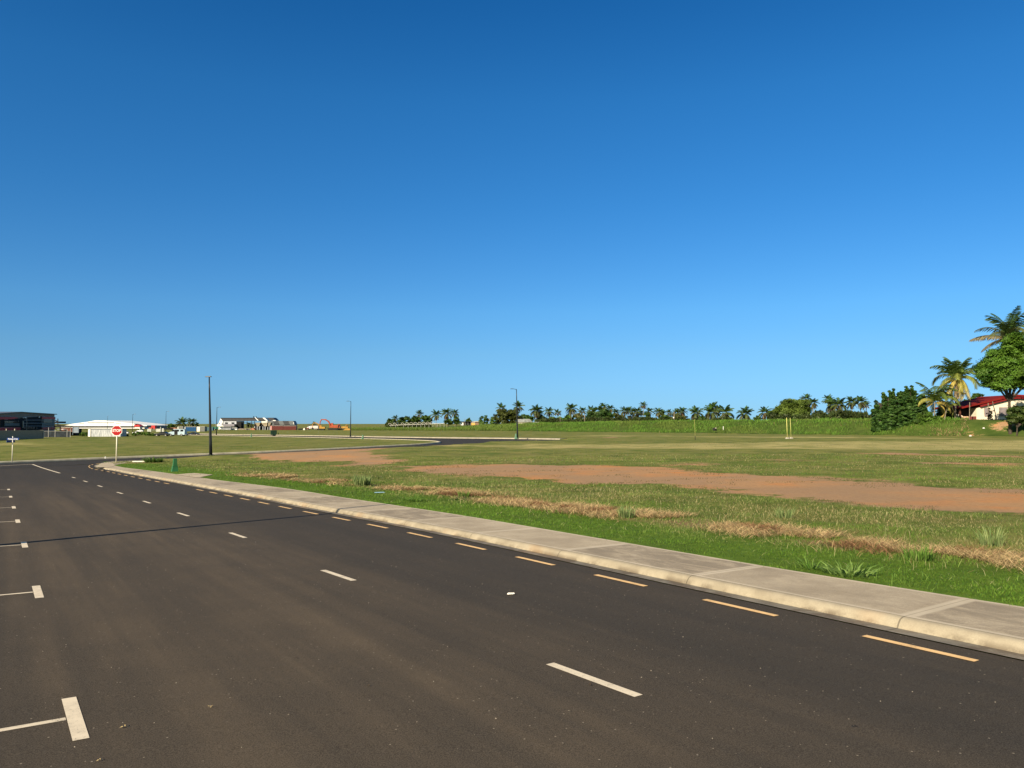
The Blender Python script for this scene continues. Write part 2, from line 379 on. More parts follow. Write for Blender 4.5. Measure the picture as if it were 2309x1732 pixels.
straw = t.mix(t.mapr(fine, 0.3, 0.7), (0.42, 0.355, 0.135), (0.58, 0.49, 0.22))
lush = t.mapr(t.math('ADD', t.attr('pathd').outputs['Fac'], t.math('MULTIPLY_ADD', mid, 3.2, -1.6)), 2.2, 4.2, 1, 0)
c = t.mix(lush, olive, green)
pl = t.mapr(t.math('ADD', t.attr('pale').outputs['Fac'], t.math('MULTIPLY_ADD', big, 7.0, -3.5)), -1.2, 1.6)
c = t.mix(t.math('MULTIPLY', pl, t.mapr(mid, 0.3, 0.62, 0.25, 0.75)), c, straw)
dmask = t.mapr(t.math('ADD', t.attr('dirt').outputs['Fac'], t.math('ADD', t.math('MULTIPLY_ADD', mid, 9.0, -4.7), t.math('MULTIPLY_ADD', fine, 3.6, -1.9))), -0.3, 0.45)
dk_ = t.mapr(t.noise(p, 0.42, 4, 0.65), 0.5, 0.68, 0, 0.55); c = t.mix(t.math('MULTIPLY', dk_, t.math('SUBTRACT', 1.0, pl)), c, (0.060, 0.085, 0.018))
dist_thin = t.mapr(t.noise(p, 0.14, 3), 0.56, 0.64, 0, 0.55)
c = t.mix(t.math('MULTIPLY', dist_thin, t.mapr(fine, 0.45, 0.6)), c, (0.27, 0.18, 0.10))
litter = t.math('MULTIPLY', t.mapr(t.attr('straw').outputs['Fac'], 0.25, 1.0, 1, 0), t.mapr(mid, 0.35, 0.55))
c = t.mix(litter, c, t.mix(t.mapr(vf, 0.35, 0.65), (0.15, 0.085, 0.045), (0.40, 0.27, 0.14)))
c = t.mix(dmask, c, soil_colours(t, p))
bk = t.math('MULTIPLY', t.mapr(t.attr('bank').outputs['Fac'], -0.5, 1.0), t.mapr(t.dot(p, (1, 0, 0)), -90, -60))
c = t.mix(t.math('MULTIPLY', bk, t.math('SUBTRACT', 1.0, dmask)), c, t.mix(t.mapr(mid, 0.3, 0.7), (0.05, 0.085, 0.016), (0.10, 0.135, 0.030)))
t.col(t.mix(t.mapr(vf, 0.25, 0.8, 0.25, 0.0), c, (0.02, 0.03, 0.008))); t.rough(0.95); t.b.inputs['Specular IOR Level'].default_value = 0.05
t.bump(t.math('ADD', fine, vf), 0.6, 0.04)
ground = npmesh('ground', np.stack([gx, gy, gz], 1), tri, t.m, attrs=dict(dirt=dsd, pathd=pathd, straw=sdist, pale=pale, bank=bd), smooth_=True)
tag(ground, kind='structure')

# ---------------------------------------------------------------- asphalt
def asphalt(name, dust=1.0, base=(0.0345, 0.031, 0.0262)):
    t = NT(name); p = t.pos(); v = t.dot(p, (nv[0], nv[1], 0)); u = t.dot(p, (dv[0], dv[1], 0))
    sv = t.comb(t.math('MULTIPLY', v, 1.0), t.math('MULTIPLY', u, 0.045)); s1 = t.noise(sv, 1.25, 4, 0.6); s2 = t.noise(sv, 4.5, 3, 0.6)
    agg = t.noise(p, 120, 3, 0.9); ag2 = t.noise(p, 60, 3, 0.8); blot = t.noise(p, 1.1, 4, 0.6)
    c = t.mix(t.mapr(agg, 0.35, 0.68), tuple(x * 0.30 for x in base), tuple(x * 2.1 for x in base))
    c = t.mix(t.mapr(ag2, 0.3, 0.75, 0.0, 0.5), c, tuple(x * 1.5 for x in base))
    if dust:
        lane = t.mapr(v, 2.6, 5.6, 1.0, 0.34); sl = t.mapr(s1, 0.34, 0.68, 0.45, 0.95)
        m = t.math('MULTIPLY', t.math('MULTIPLY', lane, sl), t.mapr(s2, 0.2, 0.8, 0.65, 1.0))
        m = t.math('MULTIPLY', m, t.mapr(v, -0.15, 0.35, 0.35, 1.0)); m = t.math('MULTIPLY', m, t.mapr(u, 22, 50, 1.0, 0.25))
        m = t.math('MULTIPLY', m, t.mapr(blot, 0.25, 0.7, 0.75, 1.0)); m = t.math('MULTIPLY', m, dust * 0.90)
        c = t.mix(m, c, t.mix(t.mapr(agg, 0.35, 0.7), (0.075, 0.056, 0.036), (0.195, 0.150, 0.100)))
    sp = t.voro(p, 26); cell = t.voro(p, 26, 'Color'); r_ = t.n('SeparateColor'); t.l(cell, r_.inputs[0])
    keep = t.math('MULTIPLY', t.math('LESS_THAN', sp, 0.16), t.math('GREATER_THAN', r_.outputs[0], 0.94))
    c = t.mix(t.math('MULTIPLY', keep, 0.75), c, (0.34, 0.29, 0.22)); t.col(c); t.rough(0.9); t.b.inputs['Specular IOR Level'].default_value = 0.12
    t.bump(agg, 0.35, 0.006); return t.m
AS1 = asphalt('dusty_asphalt'); AS2 = asphalt('dark_asphalt', 0)
def sheet(name, poly, dz, mat, st=1.2, zf=G):           # a sheet laid on the ground inside a polygon
    poly = np.asarray(poly); r = resample(np.vstack([poly, poly[:1]]), st)[:-1]
    x0, y0 = r.min(0); x1, y1 = r.max(0); gs = max(st, math.sqrt((x1 - x0) * (y1 - y0) / 9000.0))
    xs, ys = np.meshgrid(np.arange(x0, x1, gs), np.arange(y0, y1, gs)); xs = xs.ravel(); ys = ys.ravel()
    dd, _ = dline(xs, ys, np.vstack([r, r[:1]])); m = inpoly(xs, ys, r) & (dd > gs * 0.35); xs, ys = xs[m], ys[m]
    n = len(r); vv = [Vector((float(a), float(b))) for a, b in np.vstack([r, np.stack([xs, ys], 1)])]
    a, e, f, *_ = delaunay_2d_cdt(vv, [(i, (i + 1) % n) for i in range(n)], [], 1, 1e-5)
    ax = np.array([q[0] for q in a]); ay = np.array([q[1] for q in a])
    o = npmesh(name, np.stack([ax, ay, zf(ax, ay) + dz], 1), np.array([list(q) for q in f if len(q) == 3], np.int32), mat)
    return tag(o, kind='structure')
def strip(name, rows, mat, kind='structure', uv=None, parent=None):   # rows: list of (n,3) arrays
    rows = [np.asarray(r_) for r_ in rows]; n = len(rows[0]); v = np.concatenate(rows); f = []
    for j in range(len(rows) - 1):
        i = np.arange(n - 1); f.append(np.stack([j * n + i, j * n + i + 1, (j + 1) * n + i + 1, (j + 1) * n + i], 1))
    at = None
    if uv:
        s = np.concatenate([[0], np.cumsum(np.hypot(*np.diff(rows[0][:, :2], axis=0).T))]); at = dict(along=np.tile(s, len(rows)), across=np.repeat(uv, n))
    o = npmesh(name, v, np.concatenate(f)[:, ::-1], mat, parent, attrs=at)
    return tag(o, kind=kind)
def lift(pl, dz): return np.column_stack([pl, G(pl[:, 0], pl[:, 1]) + dz])
# junction line splits the near road from the crossing road
nearroad = [tuple(p) for p in K1 if p[1] < 56.0 and p[0] > K1[:, 0].min() - 1][:]
ix = int(np.argmin(K1[:, 0]))                            # leftmost point of the corner
A_ = [tuple(p) for p in K1[:ix]]; far_corner = tuple(left_edge[-1])
sheet('near_road', A_ + [far_corner] + [tuple(p) for p in left_edge[::-1]], 0.0, AS1, 1.0)
B_ = [tuple(p) for p in K1[ix:]] + PP([(1000, 1004.5), (1150, 999.5), (1300, 993)]) + [tuple(p) for p in K3] + far_left + [tuple(p) for p in lotB[::-1]] + [tuple(np.array(lotB[0]) + np.array([5, -14])), far_corner]
sheet('crossing_road', B_[0:1] + B_[1:], 0.004, AS2, 1.8)

# ---------------------------------------------------------------- kerbs and paths
def concrete(name, c1, c2, warm=0.0):
    t = NT(name); p = t.pos(); a = t.noise(p, 3.0, 5, 0.6); b = t.noise(p, 90, 4, 0.8); d = t.noise(p, 0.8, 4, 0.65)
    c = t.mix(t.mapr(a, 0.3, 0.7), c1, c2); c = t.mix(t.mapr(d, 0.45, 0.75, 0, 0.35), c, tuple(x * 0.55 for x in c1)); c = t.mix(t.mapr(b, 0.35, 0.7, 0.3, 0), c, tuple(x * 0.5 for x in c1))
    s = t.math('FRACT', t.math('DIVIDE', t.attr('along').outputs['Fac'], 2.8)); j = t.math('LESS_THAN', s, 0.006)
    gr = t.math('MULTIPLY', t.mapr(t.attr('across').outputs['Fac'], 0.195, 0.245, 1, 0), t.mapr(t.noise(p, 2.2, 5, .7), 0.42, 0.6)); c = t.mix(t.math('MULTIPLY', gr, 0.75), c, (0.10, 0.075, 0.05)); rs = t.mapr(t.noise(p, 0.6, 3, .6), 0.55, 0.7, 0, .35); c = t.mix(rs, c, (0.42, 0.26, 0.13))
    t.col(t.mix(t.math('MULTIPLY', j, 0.6), c, (0.05, 0.042, 0.03))); t.rough(0.85); t.bump(b, 0.3, 0.004); return t.m
KERB = concrete('kerb_concrete', (0.30, 0.255, 0.18), (0.42, 0.365, 0.265)); CHAN = concrete('channel_concrete', (0.17, 0.155, 0.125), (0.27, 0.24, 0.19))
t = NT('path_aggregate'); p = t.pos(); al = t.attr('along').outputs['Fac']; ac = t.attr('across').outputs['Fac']
fr = t.math('FRACT', t.math('DIVIDE', al, 2.8)); idx = t.math('FLOOR', t.math('DIVIDE', al, 2.8))
wn = t.n('TexWhiteNoise', noise_dimensions='1D'); t.l(idx, wn.inputs['W'])
edge = t.math('MINIMUM', t.math('MULTIPLY', t.math('MINIMUM', fr, t.math('SUBTRACT', 1.0, fr)), 2.8), t.math('MINIMUM', t.math('SUBTRACT', ac, 0.33), t.math('SUBTRACT', 1.95, ac)))
agg = t.noise(p, 120, 3, 0.85); st = t.noise(p, 1.3, 5, 0.65); ra = t.noise(t.comb(t.math('MULTIPLY', al, 0.8), t.math('MULTIPLY', ac, 1.8)), 1.6, 5, 0.75, 0.6)
body = t.mix(t.mapr(st, 0.3, 0.7), (0.42, 0.345, 0.24), (0.58, 0.485, 0.345))
body = t.mix(t.math('MULTIPLY', t.mapr(ra, 0.36, 0.58), t.mapr(wn.outputs['Value'], 0.4, 0.7, 0.05, 0.62)), body, (0.19, 0.155, 0.11))
body = t.mix(t.mapr(agg, 0.35, 0.65, 0.55, 0.0), body, (0.11, 0.09, 0.065))
rim = t.mix(t.mapr(st, 0.3, 0.7), (0.44, 0.375, 0.275), (0.54, 0.46, 0.34))
c = t.mix(t.mapr(t.math('ADD', edge, t.math('MULTIPLY_ADD', st, 0.05, -0.025)), 0.055, 0.10), rim, body)
jn = t.math('MULTIPLY', t.math('LESS_THAN', t.math('MULTIPLY', fr, 2.8), 0.012), t.mapr(wn.outputs['Value'], 0.3, 0.8, 0.15, 0.8))
t.col(t.mix(jn, c, (0.06, 0.05, 0.035))); t.rough(0.9); t.bump(agg, 0.4, 0.005); PATH = t.m
def kerb(pl, side=1, h=0.098, nm='kerb', ch=True):
    pr = [(0.20, -0.01), (0.203, 0.012), (0.225, h * 0.5), (0.255, h * 0.85), (0.29, h), (0.33, h + 0.004)]
    if ch: strip('kerb_channel', [lift(offset(pl, 0.0), 0.009), lift(offset(pl, side * 0.20), 0.006)], CHAN, uv=[0, 0.2])
    return strip(nm, [lift(offset(pl, side * o_), z_) for o_, z_ in pr], KERB, uv=[q[0] for q in pr])
# direction of K1 runs away from the camera: verge is on its right
kerb(K1)
K1o = offset(K1, 0.33)
# path: between kerb and the back line
ib = [k for k in range(len(K1o))]; main_k = np.array([p for p in K1o[:ix + 6]])
pbk = path_back[::-1]                                   # from behind the camera towards the corner
rows = []
s_k = np.concatenate([[0], np.cumsum(np.hypot(*np.diff(main_k, axis=0).T))])
def proj(pl, q):
    best = None
    for a, b in zip(pl[:-1], pl[1:]):
        ab = b - a; tt = np.clip(np.dot(q - a, ab) / (np.dot(ab, ab) + 1e-9), 0, 1); c_ = a + ab * tt; dd = np.hypot(*(q - c_))
        if best is None or dd < best[0]: best = (dd, c_)
    return best[1]
tan = np.gradient(main_k, axis=0); tan /= np.linalg.norm(tan, axis=1)[:, None]
back = np.array([proj(pbk, q_) for q_ in main_k])
rows = [np.column_stack([main_k * (1 - f_) + back * f_, G(*(main_k * (1 - f_) + back * f_).T) + 0.104 + 0.011 * f_]) for f_ in (0, 0.33, 0.66, 1)]
width = np.hypot(*(back - main_k).T); o = strip('footpath', rows, PATH, uv=[0.33, 0.88, 1.43, 1.95])
drive = PP([(392, 1070.5), (435, 1066.8), (480, 1070.4), (446, 1077.5)], 0.12)
CONC = paint('apron_concrete', (0.46, 0.38, 0.26), 0.85, 0.15)
sheet('driveway_apron', drive, 0.128, CONC, 0.5)
fill = PP([(214, 1051), (228, 1046.6), (248, 1043.4), (254, 1043.6), (259, 1049), (252, 1053), (235, 1054), (220, 1054)], 0.115)
sheet('corner_footpath', fill, 0.121, CONC, 0.4)
# far kerbs
strip('far_kerb', [lift(offset(lotB, -a_), b_) for a_, b_ in ((0.0, 0.0), (0.04, 0.17), (0.2, 0.18), (0.45, 0.185), (0.5, 0.05))], paint('far_kerb_concrete', (0.44, 0.40, 0.29), 0.85))
k3r = [lift(offset(K3, 0.0), 0.0), lift(offset(K3, 0.08), 0.17), lift(offset(K3, 0.4), 0.18), lift(offset(K3, 1.7), 0.20), lift(offset(K3, 1.75), 0.05)]
tmpo = offset(K3, 3.0); 
if inpoly(tmpo[4:6, 0], tmpo[4:6, 1], RAp).any(): k3r = [lift(offset(K3, -a), b) for a, b in ((0, 0), (0.08, 0.17), (0.4, 0.18), (1.7, 0.20), (1.75, 0.05))]
strip('far_footpath', k3r, paint('far_concrete', (0.37, 0.33, 0.24), 0.85))
kerb(left_edge, -1, 0.105, 'left_kerb')
le = left_edge; strip('left_footpath', [lift(offset(le, -0.4), 0.109), lift(offset(le, -1.9), 0.115), lift(offset(le, -1.9), 0.0)], PATH, uv=[0.4, 1.95, 2.0])

# ---------------------------------------------------------------- painted markings
def paintmat(name, c):
    t = NT(name); p = t.pos(); n = t.noise(p, 55, 4, 0.8); m = t.noise(p, 5, 4, 0.7)
    k = t.mapr(t.math('ADD', n, t.math('MULTIPLY', m, 0.35)), 0.74, 0.88)
    c2 = t.mix(t.mapr(m, 0.35, 0.7), c, tuple(x * 0.82 for x in c)); t.col(t.mix(t.math('MULTIPLY', k, 0.75), c2, (0.09, 0.07, 0.055))); t.rough(0.7); return t.m
WHITE = paintmat('white_road_paint', (0.72, 0.62, 0.46)); YEL = paintmat('yellow_road_paint', (0.80, 0.52, 0.235))
def quadstrip(c0, c1, wdt, n=6):
    c0 = np.array(c0); c1 = np.array(c1); d_ = (c1 - c0) / np.hypot(*(c1 - c0)); nn = np.array([d_[1], -d_[0]]) * wdt / 2
    l = np.linspace(0, 1, n)[:, None]; a = c0 + (c1 - c0) * l
    return a - nn, a + nn
def marks(name, segs, mat, dz=0.0035):
    V_ = []; F_ = []
    for c0, c1, wdt in segs:
        a, b = quadstrip(c0, c1, wdt); n = len(a); k = sum(len(q) for q in V_); V_.append(lift(a, dz)); V_.append(lift(b, dz)); i = np.arange(n - 1)
        F_.append(np.stack([k + i, k + n + i, k + n + i + 1, k + i + 1], 1))
    o = npmesh(name, np.concatenate(V_), np.concatenate(F_), mat); return tag(o, kind='structure')
cd = [(1240, 1497, 1440, 1570), (728, 1286, 798, 1309.5), (519, 1201.5, 553, 1213), (401, 1156.5, 425, 1164), (323, 1130, 339, 1135), (264, 1110, 276, 1113.6), (220.5, 1095, 230.5, 1098), (188, 1084.3, 197, 1087), (162.5, 1076, 169.5, 1078)]
segs = [(P(a, b), P(c_, d_), 0.085) for a, b, c_, d_ in cd]
far_seg = [(P(73, 1047.2), P(135, 1067.3), 0.12)]
lend = np.array(P(73, 1047.2)); l0 = np.array(P(0, 1051.0)); ext = l0 + (l0 - lend) * 0.6
marks('centre_line', segs, WHITE); marks('junction_centre_line', far_seg, WHITE, 0.009); marks('give_way_line', [(tuple(ext), tuple(lend), 0.16)], WHITE, 0.011)
Tm = [(168, 1618, 34), (85, 1334.5, 0), (55, 1228.5, 0), (40, 1175.5, 0), (31, 1144.3, 0), (24, 1120.3, 0), (19.5, 1104, 0)]
ts = []; tb = []
for i, (a, b, _) in enumerate(Tm):
    c_ = np.array(P(a, b)); L_ = 0.92
    ts.append((tuple(c_ - dv * L_ / 2), tuple(c_ + dv * L_ / 2), 0.09)); tb.append((tuple(c_ - nv * 0.05), tuple(c_ - nv * 2.25), 0.06))
marks('parking_bay_bars', ts, WHITE); marks('parking_bay_lines', tb, WHITE, 0.0025)
ys = []; ytoe = offset(K1, -0.34); sy = np.concatenate([[0], np.cumsum(np.hypot(*np.diff(ytoe, axis=0).T))])
yend = sy[ix + 14]; a0 = np.array(P(1943, 1427)); s0 = sy[int(np.argmin(np.hypot(*(ytoe - a0).T)))]
at = lambda s_: (float(np.interp(s_, sy, ytoe[:, 0])), float(np.interp(s_, sy, ytoe[:, 1])))
k = -5
while s0 + k * 1.98 < yend:
    s_ = s0 + k * 1.98; gap = np.interp(s_, [0, 1], [0, 0])
    pxs = at(s_)
    if s_ > 1 and not (-15.2 < pxs[0] < -13.2 and pxs[1] > 20): ys.append((at(s_ - 1.0), at(s_), 0.085))
    k += 1
marks('no_stopping_line', ys, YEL, 0.0065)
# ---------------------------------------------------------------- grass, straw, weeds
BLADE = leafmat('grass_blade', 0.3, 0.7)
def blades(x, y, z, h, wd, lean, leandir, col, bend=0.5):   # bent blades: a quad and a tip
    n = len(x); a = rng.uniform(0, 2 * np.pi, n); cx_, cy_ = np.cos(a) * wd / 2, np.sin(a) * wd / 2
    lx, ly = np.cos(leandir) * lean * h, np.sin(leandir) * lean * h
    zz = np.sqrt(np.maximum(0.02, 1 - lean ** 2)) * h
    v = np.zeros((n, 5, 3))
    v[:, 0] = np.stack([x - cx_, y - cy_, z], 1); v[:, 1] = np.stack([x + cx_, y + cy_, z], 1)
    mx, my, mz = x + lx * 0.35, y + ly * 0.35, z + zz * 0.6
    v[:, 2] = np.stack([mx + cx_ * .8, my + cy_ * .8, mz], 1); v[:, 3] = np.stack([mx - cx_ * .8, my - cy_ * .8, mz], 1)
    v[:, 4] = np.stack([x + lx, y + ly, z + zz], 1)
    b = (np.arange(n) * 5)[:, None]; f = np.concatenate([b + [0, 1, 2], b + [0, 2, 3], b + [3, 2, 4]])
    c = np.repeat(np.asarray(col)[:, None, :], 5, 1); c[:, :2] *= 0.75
    return v.reshape(-1, 3), f, c.reshape(-1, 3)
def lerpc(a, b, t): return np.asarray(a)[None] * (1 - t[:, None]) + np.asarray(b)[None] * t[:, None]
back_d = lambda x, y: dline(x, y, path_back[::4])
def sample(n, x0, x1, y0, y1, dens):
    x = rng.uniform(x0, x1, n); y = rng.uniform(y0, y1, n); m = rng.uniform(0, 1, n) < dens(x, y); return x[m], y[m]
def inlot(x, y):                                         # the grass lot to the right of the path
    d, s = dline(x, y, path_back[::3]); return d * -s if LS < 0 else d * s
_, s_ = dline(np.array([12.0]), np.array([20.0]), path_back); LS = s_[0]
vis = lambda x, y, mg=1.5: (np.abs(x) < 0.685 * y + mg)
V_, F_, C_ = [], [], []
def push(r):
    k = sum(len(q) for q in V_); V_.append(r[0]); F_.append(r[1] + k); C_.append(r[2])
def turf(n, x0, x1, y0, y1, ref, hmul=1.0):
    x, y = sample(n, x0, x1, y0, y1, lambda x, y: np.where(vis(x, y), np.clip((ref / np.maximum(y, 3)) ** 1.6, 0, 1), 0))
    e = inlot(x, y); m = e > -0.02 - 0.05 * (rng.uniform(0, 1, len(x)) < .3); x, y, e = x[m], y[m], e[m]
    d = dirt_sd(x, y) + (vnoise(x, y, 1.3, 3) - 0.5) * 2.6 + (vnoise(x, y, 0.4, 4) - 0.5) * 1.2
    keep = rng.uniform(0, 1, len(x)) < np.where(d > 0.1, 0.0, np.where(d > -0.5, 0.35, 1)); x, y, e = x[keep], y[keep], e[keep]
    n = len(x); z = H(x, y) - 0.005
    lush = 1 - sstep(e + (vnoise(x, y, 2.0, 5) - 0.5) * 2.4, 1.6, 3.4); r = rng.uniform(0, 1, n); pt = vnoise(x, y, 0.7, 6)
    cg = lerpc((0.045, 0.125, 0.010), (0.150, 0.255, 0.026), r); cg = cg * (0.55 + 0.5 * pt[:, None] + 0.5 * vnoise(x, y, 2.7, 15)[:, None])
    co = lerpc((0.065, 0.125, 0.020), (0.190, 0.235, 0.060), r) * (0.55 + 0.9 * vnoise(x, y, 1.4, 19)[:, None]); dry = rng.uniform(0, 1, n) < 0.10 + 0.22 * (vnoise(x, y, 1.6, 8) > .58)
    co[dry] = lerpc((0.30, 0.25, 0.11), (0.50, 0.42, 0.21), rng.uniform(0, 1, dry.sum()))
    gp = (vnoise(x, y, 3.1, 9) > 0.60); co[gp] = co[gp] * 0.4 + cg[gp] * 0.6
    c = co * (1 - lush[:, None]) + cg * lush[:, None]
    sc = np.maximum(1.0, y / 13.0)
    h = (0.022 + 0.030 * rng.uniform(0, 1, n) ** 2) * (1 + 0.5 * (1 - lush)) * (0.6 + 0.9 * pt) * hmul * np.minimum(sc, 1.5) ** .5
    wd = (0.0045 + 0.003 * rng.uniform(0, 1, n)) * sc * 1.15
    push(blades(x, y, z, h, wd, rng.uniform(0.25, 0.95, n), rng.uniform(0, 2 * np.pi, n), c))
turf(1500000, -16, 24, 5.5, 34, 8.5)
turf(260000, -34, 36, 30, 62, 22, 1.1)
# seed stalks: pale, taller, scattered
x, y = sample(90000, -10, 26, 7, 32, lambda x, y: np.where(vis(x, y), np.clip((12 / np.maximum(y, 3)) ** 1.5, 0, 1) * 0.16 * (vnoise(x, y, 1.2, 12) > 0.5), 0))
e = inlot(x, y); d = dirt_sd(x, y); m = (e > 1.4) & (d < -0.6); x, y = x[m], y[m]; n = len(x); sc = np.maximum(1, y / 13)
push(blades(x, y, H(x, y), rng.uniform(0.07, 0.17, n), 0.005 * sc, rng.uniform(0.1, 0.6, n), rng.uniform(0, 6.28, n), lerpc((0.30, 0.30, 0.11), (0.55, 0.48, 0.26), rng.uniform(0, 1, n))))
# dry stems lying loose over the green verge
x, y = sample(60000, -12, 24, 6, 30, lambda x, y: np.where(vis(x, y), np.clip((10 / np.maximum(y, 3)) ** 1.6, 0, 1) * (0.25 + 0.75 * (vnoise(x, y, 1.1, 17) > .55)), 0))
m = (inlot(x, y) > 0.15) & (dirt_sd(x, y) < -.3); x, y = x[m], y[m]; keep = rng.uniform(0, 1, len(x)) < .30; x, y = x[keep], y[keep]; n = len(x); sc = np.maximum(1, y / 13)
push(blades(x, y, H(x, y) + .035, rng.uniform(0.05, 0.16, n), 0.0045 * sc, rng.uniform(0.85, 0.99, n), rng.uniform(0, 6.28, n), lerpc((0.20, 0.24, 0.07), (0.60, 0.55, 0.30), rng.uniform(0, 1, n))))
# coarser sprigs in the lush strip
x, y = sample(90000, -12, 24, 6, 30, lambda x, y: np.where(vis(x, y), np.clip((9 / np.maximum(y, 3)) ** 1.6, 0, 1) * (vnoise(x, y, 0.9, 18) > .52), 0))
e = inlot(x, y); m = (e > 0.05) & (e < 4) & (dirt_sd(x, y) < -.3); x, y = x[m], y[m]; keep = rng.uniform(0, 1, len(x)) < .45; x, y = x[keep], y[keep]; n = len(x); sc = np.maximum(1, y / 13)
push(blades(x, y, H(x, y), rng.uniform(0.05, 0.12, n), 0.008 * sc, rng.uniform(0.4, 0.97, n), rng.uniform(0, 6.28, n), lerpc((0.05, 0.14, 0.015), (0.22, 0.34, 0.06), rng.uniform(0, 1, n))))
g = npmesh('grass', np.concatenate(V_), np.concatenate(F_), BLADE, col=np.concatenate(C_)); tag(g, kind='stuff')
print('grass tris', len(g.data.polygons))
# cut straw lying in the band beside the path
V_, F_, C_ = [], [], []
sl = resample(straw_line, 0.25); k = rng.integers(0, len(sl), 120000); x = sl[k, 0] + rng.normal(0, 0.42, len(k)); y = sl[k, 1] + rng.normal(0, 0.55, len(k))
dn = vnoise(x, y, 1.5, 21) * 0.65 + vnoise(x, y, 0.55, 22) * 0.35; m = (dn > np.where(y < 14.5, 0.36, 0.50) + np.where(y < 14.5, 0, 0.10) * (vnoise(x, y, 4.5, 25) < .45)) & (rng.uniform(0, 1, len(x)) < np.clip(16 / np.maximum(y, 4), 0.15, 1)) & (inlot(x, y) > 0.5); x, y = x[m], y[m]
n = len(x); sc = np.maximum(1, y / 12); r = rng.uniform(0, 1, n)
c = lerpc((0.24, 0.135, 0.07), (0.82, 0.62, 0.32), r); rb = vnoise(x, y, .7, 27) > .68; c[rb] *= np.array((.55, .42, .40)); c[rng.uniform(0, 1, n) < .10] = (0.10, 0.17, 0.03)
push(blades(x, y, H(x, y) + rng.uniform(0.0, 0.05, n), rng.uniform(0.10, 0.30, n), 0.0065 * sc, rng.uniform(0.86, 0.995, n), rng.uniform(0, 6.28, n), c))
g = npmesh('cut_straw', np.concatenate(V_), np.concatenate(F_), BLADE, col=np.concatenate(C_)); tag(g, kind='stuff')
# tufts on the bare earth and far over the plain
V_, F_, C_ = [], [], []
x, y = sample(60000, -45, 75, 18, 110, lambda x, y: np.where(vis(x, y) & (vnoise(x, y, 2.4, 31) > 0.56), np.clip(30 / y, 0, 1) * 0.5, 0))
e = inlot(x, y); rd = inpoly(x, y, RAp); dl = dline(x, y, K1[::6])[0]; dd = dirt_sd(x, y); m = (e > 2) & ~rd & (dl > 1.0) & ((dd < -1) | (rng.uniform(0, 1, len(x)) < .07)); x, y = x[m], y[m]
n = len(x); sc = y / 13
push(blades(x, y, H(x, y), rng.uniform(0.05, 0.13, n), 0.007 * sc, rng.uniform(0.1, 0.8, n), rng.uniform(0, 6.28, n), lerpc((0.07, 0.10, 0.018), (0.30, 0.29, 0.10), rng.uniform(0, 1, n))))
# dark ragged fringe and clumps where grass meets the bare earth
x, y = sample(420000, -28, 42, 14, 60, lambda x, y: np.where(vis(x, y), np.clip((24 / y) ** 1.5, 0, 1), 0))
d = dirt_sd(x, y) + (vnoise(x, y, 2.6, 71) - .5) * 2.6 + (vnoise(x, y, .8, 72) - .5) * 1.4; cl = (vnoise(x, y, 1.1, 73) > .70) & (vnoise(x, y, 4, 74) > .45) & (d > 0.3)
m = ((np.abs(d) < .55) & (vnoise(x, y, .7, 75) > .42)) | (cl & (rng.uniform(0, 1, len(x)) < .6)); m &= inlot(x, y) > 3; x, y = x[m], y[m]; keep = rng.uniform(0, 1, len(x)) < .6; x, y = x[keep], y[keep]; n = len(x); sc = np.maximum(1, y / 14)
push(blades(x, y, H(x, y), rng.uniform(0.03, 0.08, n), 0.007 * sc, rng.uniform(0.2, 0.95, n), rng.uniform(0, 6.28, n), lerpc((0.045, 0.055, 0.016), (0.150, 0.150, 0.045), rng.uniform(0, 1, n) ** 1.5)))
print('fringe', n)
g = npmesh('rough_turf', np.concatenate(V_), np.concatenate(F_), BLADE, col=np.concatenate(C_)); tag(g, kind='stuff')
# tall cane grass over the bank
V_, F_, C_ = [], [], []
N_ = 620000; x = rng.uniform(-110, 150, N_); y = rng.uniform(100, 420, N_)
b = bank_d(x, y) + (vnoise(x, y, 5, 46) - 0.5) * 2.5; m = (b > 0) & (b < np.where(x < -8, 60, 34)) & (np.abs(x) < 0.70 * y + 3) & (rng.uniform(0, 1, N_) < np.where(b > 24, 0.3, 1.0)); x, y, b = x[m], y[m], b[m]
yard = (x > 0.598 * y); m = ~yard | (rng.uniform(0, 1, len(x)) < 0.10); x, y, b, yard = x[m], y[m], b[m], yard[m]
kk = x > -0.212 * y; x, y, b, yard = x[kk], y[kk], b[kk], yard[kk]
n = len(x); pt = vnoise(x, y, 3.2, 41); p2 = vnoise(x, y, 9, 42); r = rng.uniform(0, 1, n)
c = lerpc((0.075, 0.165, 0.018), (0.150, 0.270, 0.036), r) * (0.70 + 0.55 * pt[:, None])
yl = (p2 > 0.62) | (x < 0); c[yl] = c[yl] * 0.5 + np.array((0.17, 0.20, 0.045)) * 0.5
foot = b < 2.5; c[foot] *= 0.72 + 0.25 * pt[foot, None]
dr = rng.uniform(0, 1, n) < np.where((x > 0.53 * y) & (vnoise(x, y, 4, 44) > .45), 0.6, 0.006); c[dr] = lerpc((0.22, 0.15, 0.07), (0.42, 0.32, 0.16), rng.uniform(0, 1, dr.sum()))
flat = x < -8; tall = np.where(flat, 2.0, np.where(x < 12, 1.3, 0.95))
h = tall * (0.35 + 0.75 * pt) * rng.uniform(0.7, 1.15, n); h[yard] *= 0.3
cl = rng.uniform(0, 1, n) < .03
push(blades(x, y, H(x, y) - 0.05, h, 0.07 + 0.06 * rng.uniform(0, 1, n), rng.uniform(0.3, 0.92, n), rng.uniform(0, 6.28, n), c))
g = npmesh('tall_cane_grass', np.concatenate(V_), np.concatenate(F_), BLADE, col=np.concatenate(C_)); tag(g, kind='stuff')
print('cane', len(g.data.polygons))
